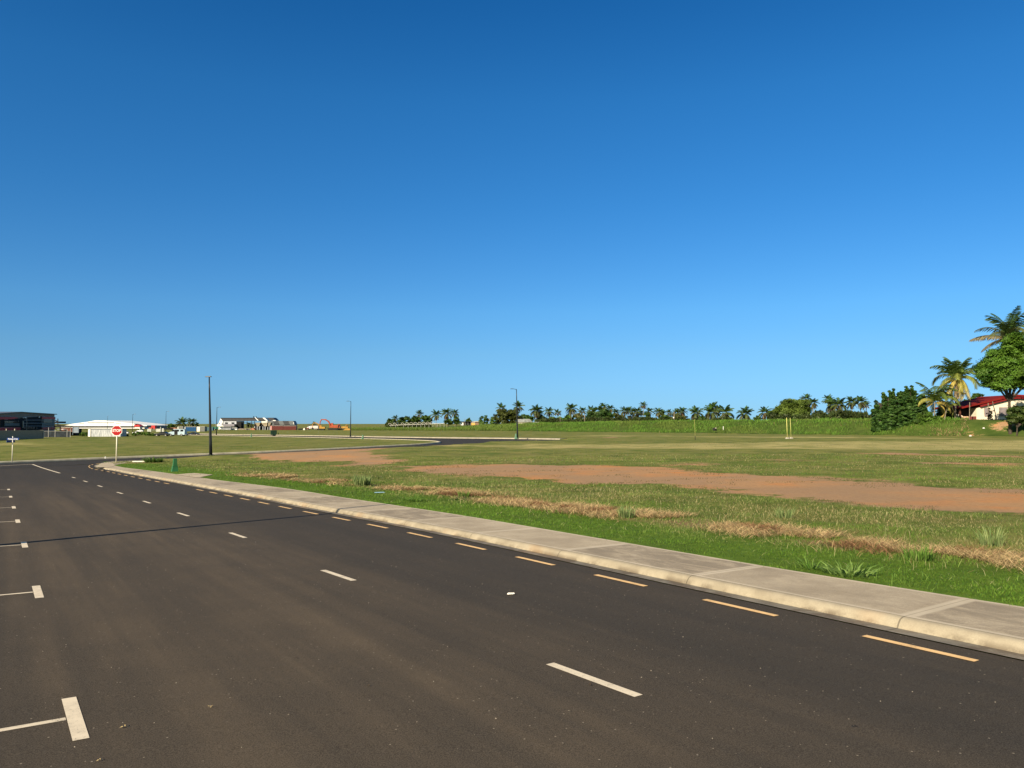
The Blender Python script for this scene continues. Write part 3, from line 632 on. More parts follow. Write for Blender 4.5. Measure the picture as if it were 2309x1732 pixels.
def weed(name, px, py, h, rad, n, col, label, cat='weed', wd=0.02, group=None, broad=False):
    cx_, cy_ = P(px, py, 0.1); z0 = Hs(cx_, cy_); a = rng.uniform(0, 6.28, n); q = rad * 0.35 * np.sqrt(rng.uniform(0, 1, n))
    hh = h * rng.uniform(0.5, 1.1, n)
    v, f, c = blades(np.cos(a) * q, np.sin(a) * q, np.zeros(n), hh, np.full(n, wd), rng.uniform(0.72, 0.985, n) if broad else rng.uniform(0.1, 0.6, n), a + rng.normal(0, .4, n), lerpc(col[0], col[1], rng.uniform(0, 1, n)))
    o = npmesh(name, v, f, BLADE, col=c); o.location = (cx_, cy_, z0); tag(o, label, cat, group); return o
GR = ((0.06, 0.15, 0.015), (0.17, 0.28, 0.05)); PG = ((0.12, 0.20, 0.06), (0.30, 0.36, 0.14))
weed('grass_tuft', 816, 1096, 0.46, 0.9, 260, PG, 'spiky grey-green grass tuft standing in the straw by the far end of the path', 'grass tuft', 0.03)
weed('broad_leaf_weed', 1915, 1296, 0.24, 0.8, 120, ((.08, .16, .03), (.24, .36, .09)), 'bright green broad-leaved weed sprawling over the footpath edge', 'weed', 0.026, broad=True)
weed('broad_leaf_weed', 1830, 1282, 0.22, 0.4, 60, GR, 'small low weed left of the big sprawling one at the footpath edge', 'weed', 0.02, broad=True)
weed('grass_tuft', 1412, 1166, 0.34, 0.5, 130, PG, 'pale green tuft poking through the straw band behind the middle of the path', 'grass tuft', 0.016)
weed('grass_tuft', 2075, 1262, 0.24, 0.55, 110, GR, 'bright green tuft leaning over the straw band at the right', 'grass tuft', 0.014)
weed('grass_tuft', 2235, 1228, 0.36, 0.5, 90, PG, 'thin upright grass tuft behind the straw at the right edge', 'grass tuft', 0.012)
weed('grass_tuft', 1770, 1166, 0.30, 0.5, 90, PG, 'thin pale grass tuft between the straw band and the red earth', 'grass tuft', 0.014)
weed('broad_leaf_weed', 930, 1130, 0.26, 0.8, 110, GR, 'dark green low weed patch beside the thin stake behind the path', 'weed', 0.022, broad=True)
weed('leafy_shrub', 346, 1043, 0.62, 1.5, 340, ((0.05, 0.12, 0.015), (0.16, 0.24, 0.05)), 'small leafy shrub in the grass between the stop sign and the green pillar', 'shrub', 0.07, broad=True)
weed('grass_tuft', 5 + 1040, 1122, 0.25, 0.5, 80, GR, 'low green tuft right of the thin stake behind the path', 'grass tuft', 0.018)

# ---------------------------------------------------------------- trees
BARK = paint('bark', (0.065, 0.05, 0.038), 0.9, 0.3, scale=4); PBARK = paint('palm_bark', (0.24, 0.20, 0.15), 0.9, 0.25, scale=6)
LEAF = leafmat('leaf', 0.30, 0.5); FROND = leafmat('palm_leaf', 0.28, 0.45)
def palm_crown(seed, nf=22, L=4.2, npair=26, droop=1.0, cols=None, lo=-55, hi=84, wid=0.26, wl=0.085, bias=(0, 0), pw=1.15):
    g = np.random.default_rng(seed); V, Fc, C = [], [], []; cnt = 0
    for i in range(nf):
        az = i * 2.39996 + g.normal(0, .25); q = (i + 0.5) / nf; e0 = R(hi + (lo - hi) * q ** pw) + g.normal(0, .1); Lf = L * (0.72 + 0.45 * math.sin(math.pi * min(1, q * .8 + .15))) * g.uniform(.85, 1.1)
        dr = droop * (0.75 + 0.45 * g.uniform()) * (0.50 + 1.15 * q if q < .62 else .85)
        base_c = np.array(cols[min(len(cols) - 1, int(q * len(cols)))]) * g.uniform(.8, 1.2)
        p = np.zeros(3); ax = np.array([math.cos(az), math.sin(az), 0]); sdv = np.array([-math.sin(az), math.cos(az), 0]); step = Lf / npair; tw = g.normal(0, .25)
        prev = p.copy()
        for k in range(npair + 1):
            t_ = k / npair; e = e0 - dr * t_ ** 1.3 * 1.35; dirv = ax * math.cos(e) + np.array([0, 0, math.sin(e)])
            p = p + dirv * step + np.array([bias[0], bias[1], 0]) * step * t_; up = np.cross(sdv, dirv)
            if k < 2: prev = p.copy(); continue
            ll = Lf * wid * (math.sin(math.pi * (0.10 + 0.84 * t_)) ** .7) + 0.08
            for sg in (-1, 1):
                ld = sdv * sg * (0.72) + dirv * 0.55 + np.array([0, 0, -1]) * (0.30 + 0.35 * g.uniform() + (0.4 if q > .6 else 0)) + up * tw * sg * .5; ld /= np.linalg.norm(ld)
                ww = dirv * wl * 0.5 * (Lf / 4); tipp = p + ld * ll; mid = p + ld * ll * .5 + np.array([0, 0, 0.03 * ll])
                V += [p - ww, p + ww, mid + ww * 1.1, mid - ww * 1.1, tipp]; Fc += [(cnt, cnt + 1, cnt + 2), (cnt, cnt + 2, cnt + 3), (cnt + 3, cnt + 2, cnt + 4)]; cnt += 5
                cc = base_c * g.uniform(.75, 1.25); C += [cc] * 4 + [cc * 1.05]
            th = 0.028 * (1 - .75 * t_) * (Lf / 4) * 1.4; a_, b_ = prev, p
            V += [a_ - sdv * th, a_ + sdv * th, b_ + sdv * th, b_ - sdv * th]; Fc += [(cnt, cnt + 1, cnt + 2), (cnt, cnt + 2, cnt + 3)]; cnt += 4
            rc = base_c * np.array([1.5, 1.3, 1.3]); C += [rc] * 4; prev = p.copy()
    return np.array(V), np.array(Fc), np.array(C)
def trunk_pts(h, lean, n=7, curve=0.0):
    return [(lean[0] * (t / (n - 1)) ** 1.4 + curve * math.sin(math.pi * t / (n - 1)), lean[1] * (t / (n - 1)) ** 1.4, h * t / (n - 1)) for t in range(n)]
DKG = [(0.055, 0.11, 0.022), (0.060, 0.10, 0.022), (0.075, 0.105, 0.025), (0.085, 0.095, 0.03), (0.115, 0.09, 0.04), (0.13, 0.085, 0.045)]
variants = []
for sd_ in range(5):
    nf = (22, 30, 34, 26, 32)[sd_]; v, f, c = palm_crown(100 + sd_, nf, 4.0, 16, (0.8, 1.05, 1.2, .9, 1.1)[sd_], DKG, lo=(-45, -78, -85, -55, -82)[sd_], wl=0.24, wid=0.32)
    o = npmesh('crown', v, f, FROND, col=c); variants.append(o.data); bpy.data.objects.remove(o)
tm = MB().tube(trunk_pts(1.0, (0.0, 0)), [0.24, 0.20, 0.17, 0.155, 0.15, 0.145, 0.15], 8).build('trunk', PBARK); trunk_me = tm.data; bpy.data.objects.remove(tm)
def far_palm(px, py, rpx, Y, var, label, group='coconut palms in the far tree line', rot=None, lean=0.0):
    x, y, z = W(px, py, Y); s = rpx * Y / F / 2.9; g0 = Hs(x, y) - 0.3; hgt = z - g0
    r = empty('coconut_palm', (x - lean, y, g0), rnd.uniform(0, 6.28) if rot is None else rot, label, 'palm tree', group)
    t_ = link('trunk', trunk_me, PBARK, r); t_.scale = (max(1, s * .9), max(1, s * .9), hgt)
    c_ = link('crown', variants[var], FROND, r); c_.location = (0, 0, hgt); c_.scale = (s, s, s * 1.0)
    if lean: r.rotation_euler = (0, math.atan2(lean, hgt), r.rotation_euler[2] * 0)
    return r
ORD = 'first second third fourth fifth sixth seventh eighth ninth tenth eleventh twelfth thirteenth fourteenth fifteenth sixteenth seventeenth eighteenth nineteenth twentieth twenty-first twenty-second twenty-third'.split()
mid_p = [(1129.7, 921, 9, 470, 0), (1168.5, 919, 11, 500, 3), (1209, 927, 12, 500, 2), (1217, 934, 8, 510, 1), (1238, 928.5, 9, 520, 4), (1256.6, 932, 7, 540, 0), (1288, 922, 11, 480, 1),
 (1313, 927.6, 8, 540, 3), (1333, 926, 8, 540, 0), (1359.6, 918, 8, 540, 4), (1375.4, 922.7, 8, 540, 3), (1388, 931, 8, 560, 2), (1408, 927, 9, 540, 1), (1417.5, 928, 8, 560, 0), (1428, 929, 8, 550, 2), (1438, 928, 8, 550, 4), (1446, 932, 6, 560, 3), (1464.5, 928, 8, 560, 1), (1485, 930, 9, 560, 4), (1494, 933, 7, 560, 2), (1508.5, 931, 6, 570, 0), (1526, 931, 8, 560, 4), (1538, 928.5, 9.5, 560, 1)]
far_palm(945.5, 934, 7, 560, 0, 'small palm rising out of the round trees behind the hooped frame')
far_palm(891.5, 944, 6, 560, 3, 'short palm beside the leftmost round tree behind the hooped frame')
far_palm(983.4, 937, 10, 500, 3, 'slim palm on a bare trunk at the right end of the hooped frame')
far_palm(1007.8, 932.5, 10.5, 480, 1, 'tall palm with drooping fronds above a small bush, right of the slim palm')
far_palm(1026, 932.5, 8, 480, 4, 'palm with bushy foliage climbing its trunk, left of the low white house')
far_palm(1450.5, 914.5, 7, 520, 3, 'very tall thin palm standing above all the others in the tree line')
for i, a in enumerate(mid_p): far_palm(*a, f'{ORD[i-2]} palm from the left in the row right of the grey iron roof' if i > 1 else ('palm behind the left end of the large dark tree clump' if i == 0 else 'palm partly hidden by the street lamp at the road end'))
for i, a in enumerate([(1569, 932, 13, 380, 2), (1603, 931, 15, 380, 2), (1609, 920, 10, 390, 0), (1618.5, 923.5, 9, 400, 1), (1636.6, 931, 15, 380, 4), (1680, 934, 14, 370, 2), (1724.4, 931, 12, 360, 4)]):
    far_palm(*a, ['bushy low palm standing alone left of the middle of the bank', 'wide bushy palm at the left of the group of four on the bank', 'upright palm crown rising behind the wide bushy palm', 'slender palm with a bare trunk in the group of four', 'broad shaggy palm at the right of the group of four', 'low spreading palm alone between the group and the big round tree', 'grey shaggy palm close to the left of the big round tree'][i], 'palms standing along the top of the bank')
for i, a in enumerate([(1819, 900, 9, 330, 0), (1833, 909, 10, 320, 1), (1867.5, 901, 9, 330, 3), (1875.6, 914, 14, 310, 2), (1893, 913, 14, 305, 4), (1920, 907, 12, 310, 1), (1940, 907, 12, 300, 4), (1953, 914, 8, 310, 0)]):
    far_palm(*a, ['thin palm just behind the right side of the big round tree', 'ragged palm with a visible trunk right of the big round tree', 'tall leaning palm at the left of the thick palm grove', 'full drooping palm below the leaning one in the grove', 'second full palm from the left in the thick grove', 'tall brownish palm in the middle of the grove', 'tall dark palm at the right of the grove', 'small palm between the grove and the dark leafy tree'][i], 'palms in the grove left of the dark leafy tree')
for a, lb in (((410, 955, 11, 420, 2), 'dark palm behind the white end of the blue container'), ((432, 953, 9, 430, 1), 'taller dark palm behind the right of the blue container'), ((443, 960, 6, 430, 4), 'small palm low behind the pale grey container')):
    far_palm(*a, lb, 'palms behind the shipping containers')
far_palm(708.5, 956, 4, 520, 0, 'tiny distant palm above the pale sheds left of the excavator', 'palms behind the shipping containers')

def tree_mesh(blobs, n, leaf, colA, colB, seed, m=9, rc=0.55, flat=0.6):
    g = np.random.default_rng(seed); B = np.array(blobs, float); wt = B[:, 3] ** 2; wt /= wt.sum(); k = g.choice(len(B), n, p=wt); b = B[k]
    d = g.normal(0, 1, (n, 3)); d /= np.linalg.norm(d, axis=1)[:, None]; d[:, 2] = np.where(d[:, 2] < -0.55, -d[:, 2] * .5, d[:, 2]); r_ = g.uniform(0.55, 1.06, n) ** .6
    cen = b[:, :3] + d * (b[:, 3] * r_)[:, None] * np.array([1, 1, 0.9]); nrm = d + g.normal(0, .45, (n, 3)) + np.array([0, 0, .5]); 
    cc = lerpc(colA, colB, g.uniform(0, 1, n)) * g.uniform(.75, 1.2, (n, 1))
    cen = np.repeat(cen, m, 0) + g.normal(0, rc * .5, (n * m, 3)) * np.array([1, 1, flat]); nn = np.repeat(nrm, m, 0) + g.normal(0, .45, (n * m, 3)); nn /= np.linalg.norm(nn, axis=1)[:, None]
    N = n * m; a = np.cross(nn, g.normal(0, 1, (N, 3))); a /= np.linalg.norm(a, axis=1)[:, None] + 1e-9; bb = np.cross(nn, a); s = (leaf * g.uniform(.6, 1.3, N))[:, None]
    v = np.stack([cen - a * s, cen - bb * s * .55, cen + a * s, cen + bb * s * .55], 1).reshape(-1, 3); f = np.arange(N * 4).reshape(-1, 4); c = np.repeat(np.repeat(cc, m, 0) * g.uniform(.8, 1.2, (N, 1)), 4, 0)
    return v, f, c
def tree(name, px, pyb, Y, blobs_px, n, leaf, cA, cB, label, cat='tree', group=None, trunk_r=0.25, seed=1, m=9, rc=0.55, depth=0.8, branches=True, rough=0.3, skirt=True):
    if Y > 300 or not skirt is False:
        ex = []
        for (bx, by, br) in blobs_px:
            yy = by + br * 0.9
            while yy < pyb - br * 0.3 and skirt: ex.append((bx + rnd.uniform(-.3, .3) * br, yy, br * 0.9)); yy += br * 0.9
        n = int(n * (1 + 0.7 * len(ex) / len(blobs_px))); blobs_px = list(blobs_px) + ex
    rc = 0.40 * float(np.mean([b[2] for b in blobs_px])) * Y / F; m = 225 if n > 2800 else 110; n = int(n / 22) + 14
    x0, y0, z0 = W(px, pyb, Y); z0 = Hs(x0, Y) - 0.15; bl = []; g = random.Random(seed)
    for (bx, by, br) in blobs_px:
        X_, _, Z_ = W(bx, by, Y); r_ = br * Y / F; bl.append((X_ - x0, g.uniform(-.3, .3) * depth * r_, Z_ - z0, r_))
        for q in range(4):                               # knobbly outline
            a = g.uniform(-.4, 3.54); bl.append((X_ - x0 + math.cos(a) * r_ * .8, g.uniform(-.5, .5) * r_, Z_ - z0 + math.sin(a) * r_ * .75, r_ * g.uniform(.25, .42)))
    r = empty(name, (x0, Y, z0), 0, label, cat, group)
    v, f, c = tree_mesh(bl, n, leaf, cA, cB, seed, m, rc); npmesh('crown', v, f, LEAF, r, col=c)
    tb = MB(); top = max(b[2] for b in bl[::5]); cxm = sum(b[0] for b in bl[::5]) / len(bl[::5]); fork = (cxm * .15, 0, top * .35)
    tb.tube([(0, 0, 0), (fork[0] * .4, 0, fork[2] * .5), fork], [trunk_r * 1.2, trunk_r, trunk_r * .8], 8)
    for b in bl[::5]: tb.tube([fork, ((fork[0] + b[0]) / 2, b[1] / 2, (fork[2] + b[2]) / 2 + .2), (b[0], b[1], b[2])], [trunk_r * .6, trunk_r * .4, trunk_r * .15], 6)
    tb.build('trunk', BARK, r); return r
GA, GB = (0.035, 0.075, 0.012), (0.085, 0.150, 0.026); BA, BB_ = (0.050, 0.110, 0.014), (0.120, 0.215, 0.032); OA, OB = (0.07, 0.085, 0.02), (0.15, 0.15, 0.045)
gT = 'round trees in the far tree line'
tree('dark_tree', 883, 960, 560, [(879, 951, 6), (888, 950, 5)], 260, .5, GA, GB, 'small dark tree at the left end of the far tree line', group=gT, seed=2)
tree('round_tree', 913, 958, 560, [(909, 949, 8), (918, 947, 8), (904, 951, 6)], 420, .5, GA, GB, 'leftmost of the three round trees behind the hooped frame', group=gT, seed=3)
tree('round_tree', 934, 958, 560, [(931, 948, 9), (937, 945, 7)], 420, .5, GA, GB, 'middle one of the three round trees behind the hooped frame', group=gT, seed=4)
tree('round_tree', 960, 958, 560, [(950, 947, 9), (961, 945, 8), (968, 948, 6)], 520, .5, GA, GB, 'rightmost of the round trees behind the hooped frame', group=gT, seed=5)
tree('round_tree', 1010, 960, 470, [(1010, 952, 7), (1016, 955, 5)], 300, .45, GA, GB, 'small bush under the tall drooping palm', group=gT, seed=6)
tree('round_tree', 1030, 958, 470, [(1028, 946, 6), (1031, 952, 6)], 300, .45, GA, GB, 'bushy foliage around the palm left of the low white house', group=gT, seed=7)
tree('round_tree', 1057, 960, 520, [(1057, 949, 5)], 160, .45, GA, GB, 'small tree behind the low white house', group=gT, seed=8)
tree('round_tree', 1091, 962, 470, [(1091, 947, 9), (1085, 950, 5)], 320, .45, (0.05, .11, .02), (0.10, .17, .03), 'small bright round bush right of the yellow house', group=gT, seed=9)
tree('round_tree', 1113, 962, 470, [(1114, 947, 7)], 220, .45, (0.05, .11, .02), (0.09, .16, .03), 'small round bush at the left foot of the large dark clump', group=gT, seed=10)
tree('large_tree', 1145, 958, 460, [(1128, 940, 13), (1143, 935, 15), (1158, 936, 14), (1166, 944, 11), (1135, 947, 12)], 1500, .45, OA, (0.10, .125, .03), 'large dark olive tree clump behind the street lamp at the road end', group=gT, seed=11)
tree('round_tree', 1190, 956, 470, [(1185, 943, 9), (1194, 945, 8)], 420, .45, BA, BB_, 'round tree behind the grey iron roof', group=gT, seed=12)
for i, (bl, ca, cb, nm, lb) in enumerate([
 ([(1221, 948, 9), (1231, 950, 7)], (.03, .05, .012), (.06, .09, .02), 'dark_tree', 'dark low tree at the foot of the palm with brown hanging fronds'),
 ([(1248, 947, 8), (1258, 949, 6)], GA, GB, 'round_tree', 'dark low tree under the small fifth and sixth palms'),
 ([(1274, 943, 12), (1284, 947, 9), (1266, 949, 7)], BA, BB_, 'round_tree', 'bright green tree left of the palm with the white trunk'),
 ([(1300, 944, 10), (1308, 940, 8)], OA, OB, 'round_tree', 'olive tree right of the palm with the white trunk'),
 ([(1338, 937, 12), (1350, 929, 14), (1362, 932, 12), (1330, 944, 9), (1345, 943, 13)], (.03, .075, .014), (.075, .14, .03), 'large_tree', 'large dark green tree in the middle of the tree line'),
 ([(1368, 940, 12), (1378, 942, 9)], BA, (.09, .17, .035), 'round_tree', 'smooth round green tree at the right side of the large one in the middle'),
 ([(1395, 942, 9), (1402, 946, 7)], OA, OB, 'olive_tree', 'yellowish olive tree under the brown palms'),
 ([(1425, 946, 9), (1438, 946, 8)], (.05, .06, .018), (.11, .10, .035), 'olive_tree', 'dull brown-green thicket beneath the row of brown palms'),
 ([(1457, 938, 8), (1463, 942, 7)], GA, GB, 'round_tree', 'round dark tree right of the very tall thin palm'),
 ([(1500, 944, 8), (1489, 946, 6)], GA, GB, 'round_tree', 'low dark bush between the palms left of the pale pole'),
 ([(1516, 941, 9), (1528, 943, 8), (1543, 945, 7)], OA, (.12, .14, .04), 'olive_tree', 'olive bush around the pale pole in the tree line')]):
    tree(nm, bl[0][0], 958, 500, bl, 130 * len(bl) + int(sum(b[2] for b in bl) * 14), .45, ca, cb, lb, group=gT, seed=20 + i)
tree('round_tree', 1741, 950, 350, [(1741, 935, 9), (1738, 941, 8)], 400, .35, BA, (.10, .19, .03), 'small bright tree between the grey shaggy palm and the big round tree', seed=40)
tree('large_tree', 1792, 948, 330, [(1785, 916, 19), (1800, 915, 18), (1812, 926, 16), (1765, 931, 16), (1776, 922, 15), (1752, 936, 13), (1795, 932, 20)], 4200, .33, (.06, .10, .014), (.14, .20, .035), 'big round mango-like tree with bright crown on top of the bank', trunk_r=.5, seed=41)
for i, (a, b, rr, lb) in enumerate([(1580, 943, 5, 'tiny bush right of the bushy low palm'), (1706, 944, 6, 'low scrub between the low spreading palm and the grey shaggy palm'), (1842, 942, 8, 'small bush at the foot of the ragged palm'), (1912, 943, 8, 'low bush under the brownish palm of the grove'), (1946, 941, 8, 'bush at the right foot of the grove')]):
    tree('bush', a, 948, 340, [(a, b, rr), (a + rr * 1.2, b + 1.5, rr * .7)], 190, .35, GA, GB, lb, 'bush', seed=50 + i, trunk_r=.12)
dk = [(1992, 930, 13), (2006, 915, 11), (2024, 906, 12), (2042, 899, 10), (2054, 908, 13), (2068, 922, 18), (2010, 936, 17), (2035, 938, 20), (2060, 946, 20), (1984, 942, 9), (2022, 958, 13), (2085, 940, 16), (1970, 926, 4), (1977, 915, 3.5), (1975, 906, 2.5), (1990, 910, 5), (1996, 896, 3.5), (1992, 888, 2.5), (2007, 884, 3), (2011, 892, 4), (2014, 878, 2.2), (2027, 885, 4), (2043, 874, 2.6), (2046, 882, 4.5), (2056, 872, 2.2), (2062, 884, 5), (2036, 889, 5), (2078, 898, 7)]
tree('dark_leafy_tree', 2030, 975, 159, dk, 10500, .15, (0.022, 0.065, 0.014), (0.075, 0.150, 0.028), 'large dark leafy tree with an open top at the left of the yellow palm', trunk_r=.4, seed=60, rc=.75, m=9)
tree('leafy_bush', 2092, 965, 157, [(2086, 943, 15), (2100, 948, 14), (2112, 952, 12), (2074, 954, 12)], 1500, .18, GA, BB_, 'bright green bush below the arching yellow palm', 'bush', seed=61, trunk_r=.15)
tree('leafy_bush', 2135, 955, 163, [(2128, 930, 13), (2142, 936, 12), (2120, 940, 9)], 1500, .18, GA, GB, 'dark bush between the two near palms', 'bush', seed=62, trunk_r=.15)
tree('distant_tree', 2208, 930, 215, [(2206, 897, 12), (2196, 903, 8), (2216, 902, 8)], 700, .25, GA, GB, 'dark tree seen over the low left end of the red roof', seed=63)
tree('distant_tree', 2235, 930, 225, [(2234, 903, 8), (2226, 907, 6), (2243, 902, 7)], 500, .25, GA, GB, 'dark tree just above the slope of the red roof', seed=64)
tree('distant_tree', 2180, 935, 210, [(2178, 912, 10), (2168, 918, 9)], 500, .25, GA, GB, 'dark foliage right behind the trunk of the tall palm', seed=65)
bigt = [(2248, 858, 30), (2240, 830, 26), (2262, 812, 30), (2290, 795, 30), (2318, 808, 30), (2300, 845, 38), (2262, 858, 22), (2335, 850, 28), (2318, 858, 22), (2286, 770, 18), (2226, 850, 18), (2242, 868, 18), (2275, 866, 16), (2300, 864, 18), (2222, 835, 16)]
tree('large_shade_tree', 2277, 950, 141, bigt, 11500, .19, (0.045, 0.115, 0.012), (0.115, 0.215, 0.024), 'large round shade tree with a dark trunk in front of the red-roofed house', trunk_r=.26, seed=66, rc=.8, m=9, skirt=False)
tree('hedge_bush', 2292, 956, 139.5, [(2288, 928, 12), (2302, 930, 12), (2318, 928, 13), (2300, 940, 12), (2314, 942, 12), (2282, 938, 9)], 2400, .15, (0.03, .06, .012), (.085, .12, .025), 'dark clipped bush in front of the right end of the house', 'bush', seed=67, trunk_r=.12)
tree('thin_shrub', 2230, 948, 154, [(2229, 930, 4), (2233, 922, 3.5), (2238, 928, 3), (2231, 940, 4)], 60, .10, GA, GB, 'sparse thin shrub in front of the house wall', 'shrub', seed=68, trunk_r=.04, m=4)
# undergrowth that reads as one dark mass between the far trees
V_, F_, C_ = [], [], []
for (pa, pb_, yt, Yk, nn) in ((1206, 1300, 950, 470, 5200), (1300, 1470, 946, 480, 10500), (1470, 1552, 947, 500, 4200), (1838, 1962, 936, 290, 6500), (1735, 1830, 940, 320, 3000), (1560, 1650, 946, 370, 1800), (870, 972, 955, 540, 3000)):
    pxs = rng.uniform(pa, pb_, nn); X_ = (pxs - CX) / F * Yk; YY = Yk + rng.uniform(-4, 4, nn); top = CAMH + (HZ - yt) * Yk / F + (vnoise(X_, YY, 3.5, 61) - .5) * 3.0; g0 = H(X_, YY); zz = g0 + (top - g0) * rng.uniform(0, 1, nn) ** .8
    push(blades(X_, YY, zz, rng.uniform(.5, 1.3, nn), rng.uniform(.35, .8, nn), rng.uniform(.2, .95, nn), rng.uniform(0, 6.28, nn), lerpc((.022, .045, .012), (.085, .11, .03), rng.uniform(0, 1, nn)) * (.6 + .8 * vnoise(X_, zz, 2.0, 62))[:, None]))
g = npmesh('undergrowth', np.concatenate(V_), np.concatenate(F_), LEAF, col=np.concatenate(C_)); tag(g, kind='stuff')
# near palms
YP = [(0.07, 0.12, 0.03), (0.10, 0.16, 0.035), (0.13, 0.19, 0.04), (0.20, 0.23, 0.05), (0.40, 0.36, 0.08), (0.46, 0.38, 0.11), (0.25, 0.19, 0.10)]
def near_palm(px, py, rpx, pyb, Y, label, seed, nf, cols, droop, lo, hi, bias=(0, 0), tr=0.16, nuts=False, lean=(0, 0), base_px=None, npair=34, wid=.27, pw=1.7):
    x, y, z = W(px, py, Y); bx = W(base_px, pyb, Y)[0] if base_px else x; g0 = Hs(bx, y) - 0.1; hgt = z - g0; L = rpx * Y / F
    r = empty('coconut_palm', (bx, y, g0), 0, label, 'palm tree')
    v, f, c = palm_crown(seed, nf, L, npair, droop, cols, lo, hi, wid, 0.10, bias, pw); o = npmesh('crown', v, f, FROND, r, col=c); o.location = (x - bx, 0, hgt)
    MB().tube(trunk_pts(hgt, (x - bx, 0)), [tr * 1.5, tr * 1.1, tr, tr * .95, tr * .9, tr * .95, tr * 1.3], 10).build('trunk', PBARK, r, True)
    if nuts:
        m_ = MB()
        for k in range(9): a = k * .7; m_.box((x - bx + math.cos(a) * .35, math.sin(a) * .35, hgt - .25 - .12 * (k % 3)), (.24, .24, .28), a, .75)
        m_.build('coconut_cluster', paint('coconut', (.45, .24, .07), .5), r, True)
    return r
near_palm(2158, 854, 54, 946, 159, 'tall yellow-green coconut palm with fruit left of the red-roofed house', 301, 46, YP, 1.35, -86, 89, nuts=True, base_px=2154)
near_palm(2108, 908, 56, 955, 158, 'low arching palm with yellow fronds left of the tall fruiting palm', 302, 19, [(0.07, 0.12, 0.03), (0.10, 0.15, 0.03), (0.16, 0.20, 0.04), (0.34, 0.33, 0.08), (0.48, 0.37, 0.10)], 1.9, -12, 86, base_px=2107, tr=.09)
near_palm(2136, 918, 28, 950, 157, 'small pale palm between the yellow palm and the fruiting palm', 303, 8, [(0.14, 0.20, 0.05), (0.24, 0.28, 0.07)], 1.6, 20, 80, base_px=2130, tr=.10)
near_palm(2276, 762, 72, 940, 178, 'tallest coconut palm rising behind the large shade tree', 304, 19, [(0.060, 0.115, 0.028), (0.075, 0.12, 0.03), (0.12, 0.14, 0.05), (.20, .17, .09)], 1.0, -22, 88, base_px=2290, tr=.2, bias=(-.12, 0))
# ---------------------------------------------------------------- street furniture
DARKM = paint('dark_painted_steel', (0.022, 0.026, 0.03), 0.4, 0.1, 0.3); HEADM = paint('lamp_housing', (0.04, 0.045, 0.05), 0.4)
CREAM = paint('cream_white_paint', (0.78, 0.73, 0.60), 0.5, 0.06); WHT = paint('white_paint', (0.78, 0.77, 0.73), 0.45, 0.05)
BLK = paint('black_rubber', (0.012, 0.012, 0.013), 0.7, 0.1); GLS = paint('dark_glass', (0.012, 0.016, 0.022), 0.12, 0.05, spec=0.6)
gL = 'dark tapered street lamps'
def lamp(px, pb, pt, label, arm=-1, ptx=None, Y=None, r=0.085, xy=None, h=None, armlen=0.55):
    if xy is None: x, y = P(px, pb, 0.1)
    else: x, y = xy
    z = Hs(x, y)
    if h is None: tx, _, tz = W(ptx or px, pt, y); h = tz - z; dx = tx - x if ptx else 0
    else: dx = 0
    o = empty('street_lamp', (x, y, z), 0, label, 'street lamp', gL)
    pts_ = [(dx * t / 6, 0, h * t / 6) for t in range(7)]
    MB().tube(pts_, [r * (1.25 - .78 * t / 6) for t in range(7)], 12).build('pole', DARKM, o, True)
    MB().cyl((0, 0, 0.06), r * 1.9, 0.12).build('base_plate', DARKM, o)
    a = MB(); a.tube([(dx, 0, h - .12), (dx + arm * armlen * .35, 0, h - .02), (dx + arm * armlen, 0, h + .04)], 0.035, 8); a.build('arm', DARKM, o, True)
    MB().box((dx + arm * (armlen + .22), 0, h + .05), (0.60, 0.26, 0.09), 0, .8).build('lamp_head', HEADM, o, bevel=.02)
    return o
lamp(475.3, 1027.3, 850.5, 'tall dark street lamp standing nearest, behind the green pillar', arm=-.15, ptx=471.8, r=0.12, armlen=.3)
lamp(790.3, 984.2, 905, 'street lamp on the far footpath right of the excavators', arm=-1, ptx=791.2, r=.11)
lamp(488, 981, 918.5, 'street lamp on the far footpath in front of the white barn', arm=1, r=.11)
lamp(1167, 990, 877.5, 'street lamp at the road end with a green pillar at its foot', arm=-1, ptx=1164.5, r=.12)
lamp(373.5, 976, 928, 'thin lamp behind the black car and the pale walls', arm=1)
lamp(298.3, 976, 934, 'thin lamp between the parked white cars', arm=1)
lamp(242, 970, 938.5, 'thin lamp in front of the long white hall', arm=.2)
lamp(351, 966.5, 952.5, 'smallest and farthest lamp, beside the red frame structure', arm=1)
lamp(480.5, 966, 951, 'tiny distant lamp behind the green truck', arm=-1)
lamp(0, 0, 0, 'street lamp outside the left edge whose shadow crosses the road', arm=1, xy=(-11.45, 10.5), h=8.3, r=.10)
# stop sign
sx_, sy_ = P(262, 1043, 0.1); sz_ = Hs(sx_, sy_); px_m = F / sy_
so = empty('stop_sign', (sx_, sy_, sz_), math.atan2(sx_, -sy_) * 0 + R(6), 'red octagonal STOP sign on a white post at the footpath corner', 'stop sign')
hs_ = (1043 - 971.6) / px_m; rr = 11.6 / px_m / math.cos(math.pi / 8)
MB().tube([(0, 0, 0), (0, 0, hs_ + rr * .8)], 0.042, 12).build('post', CREAM, so, True)
def octo(r_, y0, y1):
    m = MB(); a = [(r_ * math.cos(math.pi / 8 + k * math.pi / 4), r_ * math.sin(math.pi / 8 + k * math.pi / 4)) for k in range(8)]
    return m.add([(p_[0], y0, hs_ + p_[1]) for p_ in a] + [(p_[0], y1, hs_ + p_[1]) for p_ in a], [tuple(range(8)), tuple(range(15, 7, -1))] + [(i, i + 8, (i + 1) % 8 + 8, (i + 1) % 8) for i in range(8)])
